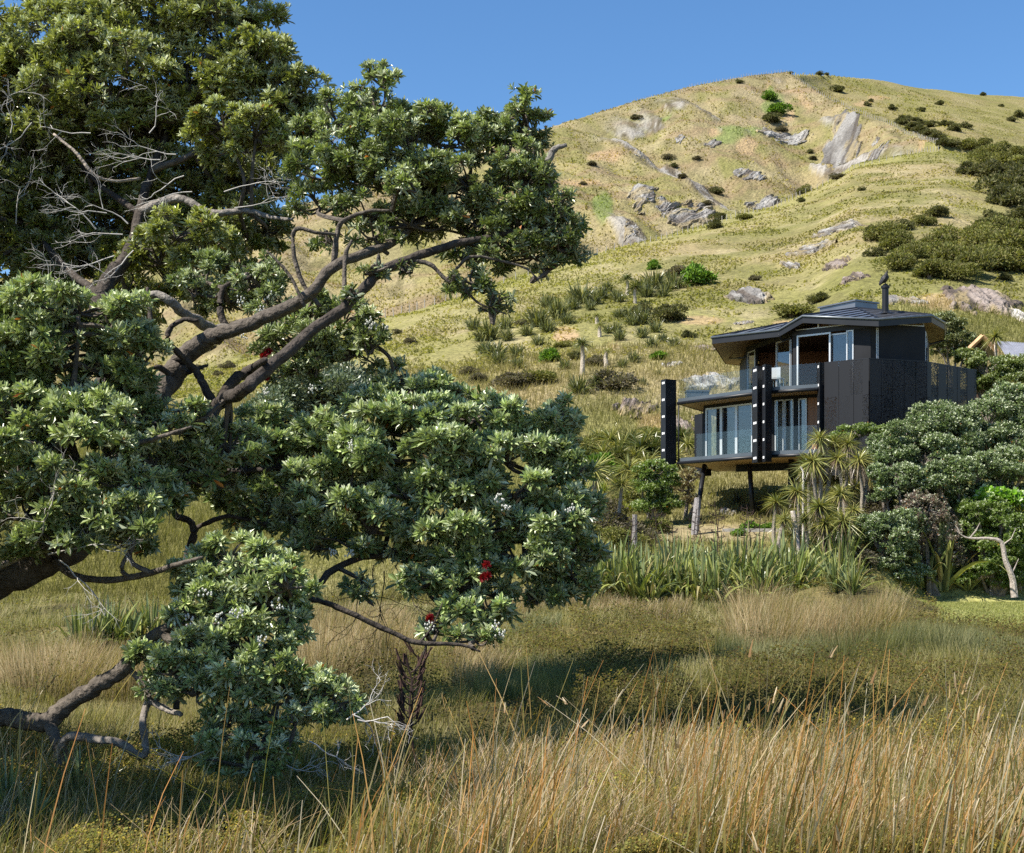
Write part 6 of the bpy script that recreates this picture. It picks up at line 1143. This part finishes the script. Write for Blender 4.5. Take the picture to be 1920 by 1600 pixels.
# red brush flowers
def brush(key, px, py, Y, r=0.037):
    acc = Acc(); c = wp(px, py, Y) - TB; n = 130; d = norm(rng.normal(0, 1, (n, 3)) + [0, -0.3, 0.35]); p0 = c + d * 0.006; p1 = c + d * (r * rng.uniform(.6, 1.1, n))[:, None]; X = norm(np.cross(d, [.2, .9, .3])) * 0.0024
    V = np.stack([p0 - X, p0 + X, p1 + X, p1 - X], 1).reshape(-1, 3); acc.add(V, np.arange(4 * n).reshape(-1, 4), None, np.repeat(np.array([(0.20, 0.008, 0.014)]) * rng.uniform(.6, 1.4, (n, 1)), 4, 0)); BOUGH[key]['fl'].append(acc)
for f in [("middle", 503, 660, 10.6), ("middle", 495, 668, 10.6), ("middle", 498, 708, 10.6), ("lower_right", 485, 830, 10.3), ("lower_right", 912, 1060, 9.9), ("lower_right", 914, 1080, 9.9), ("lower_right", 905, 1083, 9.9), ("lower_right", 806, 1160, 9.9)]: brush(*f)
for key, B in BOUGH.items():
    br_ = B['limbs'].obj("branch", M['bark'], tree, True)
    B['twigs'].obj("twigs", M['bark'], br_)
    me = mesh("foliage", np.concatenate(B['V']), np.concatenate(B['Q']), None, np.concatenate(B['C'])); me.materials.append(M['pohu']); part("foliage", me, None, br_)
    for fa in B.get('fans', []): fa.obj("dead_twig", M['twig'], br_)
    for fa in B.get('budl', []): fa.obj("flower_buds", M['twig'], br_)
    for fa in B['fl']: fa.obj("red_flower", M['flower'], br_)

# ------------------------------------------------------------------ grasses (uncountable: stuff)
def stuff(name, V, Q, C, mat, label, cat):
    me = mesh(name, V, Q, None, C); me.materials.append(mat); o = link(bpy.data.objects.new(name, me)); return tag(o, label, cat, None, "stuff")
def cone_pts(n, y0, y1, k=1.0, s=0.41, pad=0.6):
    """points on the ground inside the view wedge, density falling with distance"""
    u = rng.random(n)
    y = y0 * (y1 / y0) ** u if k == 1 else (y0 ** (1 - k) + u * (y1 ** (1 - k) - y0 ** (1 - k))) ** (1 / (1 - k))
    x = rng.uniform(-1, 1, n) * (s * y + pad); return x, y
def pick(pal, n, v=0.25): return np.asarray(pal)[rng.integers(0, len(pal), n)] * rng.uniform(1 - v, 1 + v, (n, 1))
# 1 jointed rushes in the foreground
n = 9500; x, y = cone_pts(n, 6.6, 10.6, 1.0); p = 960 + F * x / y
dn = 0.95 * fbm(x / 0.6, y / 0.8, 3, 201) + 0.22 * sst(650, 1250, p); keep = rng.random(n) < np.clip((dn - 0.38) * 2.6, 0.03, 1) * (1 - 0.85 * sst(8.3, 10.2, y)) * np.where(p < 640, 0.30, 1.0)
x, y = x[keep], y[keep]; m = 260; xe, ye = cone_pts(m, 5.0, 7.0, 1.0); x = np.concatenate([x, xe]); y = np.concatenate([y, ye]); n = len(x)
h = np.clip(0.2 + rng.gamma(1.9, 0.16, n), 0.15, 1.1); lean = np.stack([rng.normal(0.17, 0.16, n), rng.normal(-0.02, 0.12, n)], -1)
wild = rng.random(n) < 0.09; lean[wild] = rng.normal(0, 0.7, (wild.sum(), 2))
c0 = pick([(0.17, 0.145, 0.05), (0.24, 0.17, 0.07), (0.12, 0.125, 0.04)], n); c1 = pick([(0.50, 0.27, 0.09), (0.46, 0.20, 0.055), (0.44, 0.36, 0.23), (0.56, 0.48, 0.36), (0.42, 0.26, 0.10), (0.22, 0.20, 0.06), (0.17, 0.17, 0.05), (0.36, 0.23, 0.08)], n)
V, Q, C = ribbons(np.stack([x, y, H(x, y) - 0.03], -1), h, lean, rng.uniform(1.0, 2.2, n), rng.uniform(0.0065, 0.013, n), rng.normal(0, 0.5, n), c0, c1, 4, 0.25)
sel = rng.random(n) < .06; tip = np.stack([x[sel] + lean[sel, 0] * h[sel] * .97, y[sel] + lean[sel, 1] * h[sel] * .97, (H(x, y) - .03 + h * np.sqrt(np.maximum(1 - .35 * (lean ** 2).sum(1), .2)) * .95)[sel]], -1); k_ = sel.sum()
for _r in range(2):
    V2, Q2, C2 = ribbons(tip + rng.normal(0, .006, (k_, 3)), rng.uniform(.04, .10, k_), lean[sel] * 1.3 + rng.normal(0, .15, (k_, 2)), np.full(k_, 1.3), rng.uniform(.008, .015, k_), rng.normal(0, .7, k_), pick([(0.22, 0.13, 0.06), (0.36, 0.26, 0.15)], k_), pick([(0.30, 0.18, 0.08), (0.5, 0.42, 0.3)], k_), 2, .3)
    Q = np.concatenate([Q, Q2 + len(V)]); V = np.concatenate([V, V2]); C = np.concatenate([C, C2])
stuff("foreground_rushes", V, Q, C, M['grass'], "tall orange and straw coloured rushes standing across the foreground", "rushes")
n = 75000; x, y = cone_pts(n, 6.8, 13, 1.0); keep = rng.random(n) < np.clip(0.15 + 2.4 * (fbm(x / 0.8, y / 1.0, 3, 215) - 0.38), .06, 1) * (1 - 0.6 * sst(10, 13, y)) * np.where(x < -0.11 * y, .5, 1); x, y = x[keep], y[keep]; n = len(x)
V, Q, C = ribbons(np.stack([x, y, H(x, y) - .02], -1), rng.uniform(.12, .42, n), rng.normal(0, .35, (n, 2)) + [.15, 0], rng.uniform(1.1, 2.4, n), rng.uniform(.0035, .006, n), rng.normal(0, .7, n), pick([(0.14, 0.12, 0.04), (0.10, 0.10, 0.035)], n), pick([(0.28, 0.225, 0.09), (0.20, 0.195, 0.06), (0.38, 0.31, 0.18), (0.14, 0.155, 0.045), (0.28, 0.18, 0.075), (0.11, 0.13, 0.035)], n), 2, .2)
stuff("fine_grass", V, Q, C, M['grass'], "fine golden and green grass between the foreground rushes", "grass")
# 2 bleached dead grass
n = 42000; x, y = cone_pts(n, 7.0, 10.5, 1.0); p = 960 + F * x / y; q = HOR + F * EYE / y
k = fbm(x / 0.8, y / 0.9, 3, 211) + 0.30 * np.exp(-((p - 1430) / 190) ** 2 - ((q - 1470) / 110) ** 2) + 0.13 * np.exp(-((p - 1150) / 260) ** 2) + 0.1 * sst(1480, 1600, q) * sst(600, 900, p)
keep = (k > 0.56) & (rng.random(n) < np.where(p < 660, .2, 1)); x, y = x[keep], y[keep]; n = len(x)
V, Q, C = ribbons(np.stack([x, y, H(x, y)], -1), rng.uniform(0.15, 0.5, n), np.stack([rng.normal(0.25, 0.45, n), rng.normal(0, 0.4, n)], -1), rng.uniform(1, 2.6, n), rng.uniform(0.004, 0.008, n), rng.normal(0, 0.7, n), pick([(0.34, 0.26, 0.17), (0.24, 0.19, 0.11)], n), pick([(0.52, 0.43, 0.32), (0.46, 0.34, 0.22), (0.44, 0.27, 0.12), (0.30, 0.24, 0.10)], n), 3, 0.2)
stuff("dead_grass", V, Q, C, M['grass'], "bleached tangled dead grass among the foreground rushes", "dead grass")
# 4 green tufts low in front
n = 14000; x, y = cone_pts(n, 7.2, 8.9, 1.0); keep = (fbm(x / 0.6, y / 0.6, 3, 231) > 0.55) & (x > -0.9); x, y = x[keep], y[keep]; n = len(x)
V, Q, C = ribbons(np.stack([x, y, H(x, y)], -1), rng.uniform(0.12, 0.34, n), rng.normal(0, .45, (n, 2)), rng.uniform(1.2, 2.5, n), rng.uniform(.004, .008, n), rng.uniform(0, 3.1, n), pick([(0.12, 0.14, 0.03)], n), pick([(0.24, 0.25, 0.05), (0.32, 0.28, 0.07), (0.14, 0.19, 0.035)], n), 3, .2)
stuff("low_green_grass", V, Q, C, M['grass'], "short yellow green grass at the very front", "grass")
# 5 marsh grasses and rush tussocks in the middle ground
ZONE = [  # px, py, rx, ry, type (0 rush, 1 grey green, 2 mat, 3 pale short), height
    (1440, 1240, 90, 40, 0, .95), (1600, 1240, 100, 36, 0, .85), (1520, 1225, 160, 26, 0, .7), (1850, 1160, 130, 12, 2, .1), (640, 1260, 110, 70, 0, .7), (720, 1230, 60, 60, 0, .5), (960, 1160, 70, 16, 0, .6), (1040, 1165, 70, 16, 3, .4), (1180, 1170, 120, 16, 0, .45), (1100, 1150, 120, 14, 0, .5),
    (1330, 1190, 60, 30, 3, .3), (1310, 1225, 90, 40, 3, .22), (1700, 1280, 240, 36, 1, .42), (1430, 1300, 120, 34, 1, .38), (1840, 1250, 120, 30, 1, .35), (1590, 1125, 110, 30, 2, .1), (1830, 1190, 130, 34, 2, .1), (1140, 1215, 90, 34, 2, .1), (1000, 1210, 70, 26, 1, .3),
    (1560, 1370, 420, 70, 2, .1), (1200, 1370, 160, 60, 2, .1), (1000, 1330, 120, 60, 1, .3), (900, 1300, 60, 50, 0, .45), (1060, 1290, 110, 40, 2, .12), (120, 1320, 160, 40, 0, .6), (60, 1180, 140, 40, 3, .35), (200, 1150, 160, 30, 3, .3), (360, 1230, 80, 60, 0, .4), (1690, 1110, 60, 22, 1, .4), (1760, 1115, 80, 10, 1, .3), (1230, 1300, 140, 40, 2, .12)]
def zone(x, y):
    p = 960 + F * x / y; q = HOR + F * EYE / y; best = np.full(len(x), 0.35); ty = np.full(len(x), 3); hh = np.full(len(x), .2); nz = fbm(x / 1.1, y / 1.6, 3, 301) - 0.5
    for (a, b, ra, rb, t, h_) in ZONE:
        w = 1.25 - ((p - a) / ra) ** 2 - ((q - b) / rb) ** 2 + nz * 1.6; m_ = w > best
        best = np.where(m_, w, best); ty = np.where(m_, t, ty); hh = np.where(m_, h_, hh)
    return ty, hh
n = 420000; x, y = cone_pts(n, 8.0, 46.5, 1.25); lw = lawn_mask(x, y); ty, hz = zone(x, y); t1 = fbm(x / 0.9, y / 1.3, 3, 241)
pr = np.choose(ty, [1.0, .85, .5, .65]) * np.clip(0.35 + 3.0 * (t1 - 0.38), .1, 1)
keep = (lw < 0.3) & (rng.random(n) < pr) & ~((y > 40.0) & (x / y > 0.055) & (x / y < 0.225)); x, y, ty, hz, t1 = x[keep], y[keep], ty[keep], hz[keep], t1[keep]; n = len(x)
h = np.where(ty == 2, .26, hz) * rng.uniform(.55, 1.1, n) * (1 - 0.62 * sst(6.2, 8.0, x - 0.22 * (y - 22)) * sst(20, 25, y)) * (0.65 + 0.7 * t1)
fan = np.stack([fbm(x / 0.55, y / 0.8, 2, 261) - 0.5, fbm(x / 0.55 + 9, y / 0.8, 2, 262) - 0.5], -1) * 1.3
lean = fan * np.where(ty == 0, 1.0, .8)[:, None] + rng.normal(0, .18, (n, 2)) + [0.10, 0]
e = lambda k: (ty == k)[:, None]
c0 = np.where(e(0), pick([(0.15, 0.125, 0.05), (0.11, 0.09, 0.04)], n), np.where(e(1), pick([(0.10, 0.105, 0.042)], n), pick([(0.14, 0.13, 0.045), (0.17, 0.15, 0.05)], n)))
c1 = np.where(e(0), pick([(0.38, 0.27, 0.14), (0.33, 0.22, 0.11), (0.28, 0.23, 0.10), (0.44, 0.36, 0.22)], n), np.where(e(1), pick([(0.19, 0.19, 0.085), (0.25, 0.23, 0.10), (0.15, 0.16, 0.07)], n), pick([(0.30, 0.28, 0.095), (0.38, 0.32, 0.14), (0.22, 0.21, 0.065), (0.42, 0.36, 0.2)], n)))
V, Q, C = ribbons(np.stack([x, y, H(x, y) - .02], -1), h, lean, rng.uniform(1.1, 2.2, n), rng.uniform(.004, .007, n) * np.maximum(1, y / 14), rng.normal(0, .6, n), c0, c1, 2, .15)
stuff("marsh_grass", V, Q, C, M['grass'], "tan rush tussocks and grey green grass across the open marsh", "marsh grass")
# 3 creeping small leaved mat
n = 900000; x, y = cone_pts(n, 6.8, 44, 1.6, 0.41, 0.5)
mk = fbm(x / 1.2, y / 1.6, 3, 221); tz, _hz = zone(x, y); keep = rng.random(n) < np.where(y < 11, sst(0.30, 0.48, mk + .06), np.where(tz == 2, 1.0, .3 * sst(.4, .6, mk))); keep &= lawn_mask(x, y) < .3; x, y = x[keep], y[keep]; n = len(x)
lump = fbm(x / 0.55, y / 0.6, 3, 223)
lift = rng.random(n) ** 0.6 * np.maximum(0.05 + 0.75 * (lump - 0.25), 0.03) * (0.7 + 0.5 * sst(8, 14, y))
P = np.stack([x, y, H(x, y) + lift], -1); sz = 0.013 * np.maximum(y / 8, 1.0) ** 0.7 * rng.uniform(.7, 1.4, n)
D = norm(rng.normal(0, 1, (n, 3))); U = norm(rng.normal(0, .45, (n, 3)) + [-0.25, -0.25, 1.0]); X = norm(np.cross(D, U)); Yv = np.cross(U, X)
V = np.stack([P - X * sz[:, None] * .5, P - Yv * sz[:, None] * .6, P + X * sz[:, None] * .5, P + Yv * sz[:, None] * .6], 1).reshape(-1, 3)
pc = pick([(0.13, 0.115, 0.035), (0.17, 0.145, 0.04), (0.085, 0.075, 0.026), (0.22, 0.175, 0.045), (0.11, 0.07, 0.032), (0.15, 0.155, 0.042), (0.10, 0.10, 0.03)], n, .25) * np.where(y < 11, 1.1, 0.8)[:, None] * (0.65 + 0.75 * fbm(x / 1.3, y / 1.8, 4, 225))[:, None]
pc = pc * np.where(y < 10.5, 1.25, .9)[:, None]; yel = (rng.random(n) < .09) & (y < 12); pc[yel] = (0.42, 0.33, 0.06)
stuff("creeping_mat", V, np.arange(4 * n).reshape(-1, 4), np.repeat(pc, 4, 0), M['hillgrass'], "low creeping mat of tiny olive and yellow leaves over the marsh", "ground cover")
# 6 lawn
n = 90000; x = rng.uniform(9, 21, n); y = rng.uniform(30.5, 54, n); keep = (lawn_mask(x, y) > .5) & (x < .41 * y + 1); x, y = x[keep], y[keep]; n = len(x)
V, Q, C = ribbons(np.stack([x, y, H(x, y)], -1), rng.uniform(.03, .08, n), rng.normal(0, .4, (n, 2)), np.full(n, 1.5), rng.uniform(.012, .025, n), rng.uniform(0, 3, n), pick([(0.18, 0.20, 0.055)], n), pick([(0.26, 0.27, 0.085), (0.32, 0.30, 0.12)], n), 1, .2)
stuff("lawn_grass", V, Q, C, M['grass'], "short mown lawn strip at the right behind the marsh", "lawn")
# 7 hill foot grass
n = 170000; x, y = cone_pts(n, 44.5, 110, 1.4, .40, 2); p = 960 + F * x / y; keep = (lawn_mask(x, y) < .3) & ~((p > 1225) & (p < 1480) & (y > 53.3) & (y < 58.4) & (rng.random(n) < .97)); x, y = x[keep], y[keep]; n = len(x)
hc = gcol(x, y); tall = fbm(x / 3, y / 4, 3, 271)
V, Q, C = ribbons(np.stack([x, y, H(x, y) - .03], -1), rng.uniform(.2, .5, n) * (0.5 + 1.0 * tall) * (1 + 0.5 * sst(60, 110, y)), rng.normal(0, .35, (n, 2)) + [.1, 0], rng.uniform(1.2, 2.2, n), rng.uniform(.016, .03, n) * y / 55, rng.normal(0, .6, n), hc * rng.uniform(.65, 1.0, (n, 1)), np.clip(hc * rng.uniform(.9, 1.35, (n, 1)), 0, 1), 2, .15)
stuff("slope_grass", V, Q, C, M['hillgrass'], "long yellow green grass on the lower slope around the house", "grass")
# 8 hill tufts
n = 260000; x, y = cone_pts(n, 105, 500, 0.9, .40, 6)
tm = fbm(x / 4, y / 6, 3, 281); keep = rng.random(n) < sst(.34, .6, tm); x, y = x[keep], y[keep]; n = len(x); p = 960 + F * x / y
kk = rockm(x, y) < 0.35; x, y, p = x[kk], y[kk], p[kk]; n = len(x); hc = gcol(x, y); face = (y > I(T_YC, p)) & (p < 1780)
V, Q, C = ribbons(np.stack([x, y, H(x, y) - .05], -1), rng.uniform(.12, .4, n) * np.where(face, 1.2, .7), rng.normal(0, .7, (n, 2)) + [-.1, -.5], rng.uniform(1, 2, n), rng.uniform(.14, .4, n) * (y / 200) ** 0.5, rng.normal(0, .5, n), hc * rng.uniform(.92, 1.08, (n, 1)), np.clip(hc * rng.uniform(.95, 1.2, (n, 1)), 0, 1), 1, .3)
stuff("hill_grass", V, Q, C, M['hillgrass'], "dry tussock grass covering the upper hillside", "grass")
# small white flower and pale seed heads by the marsh
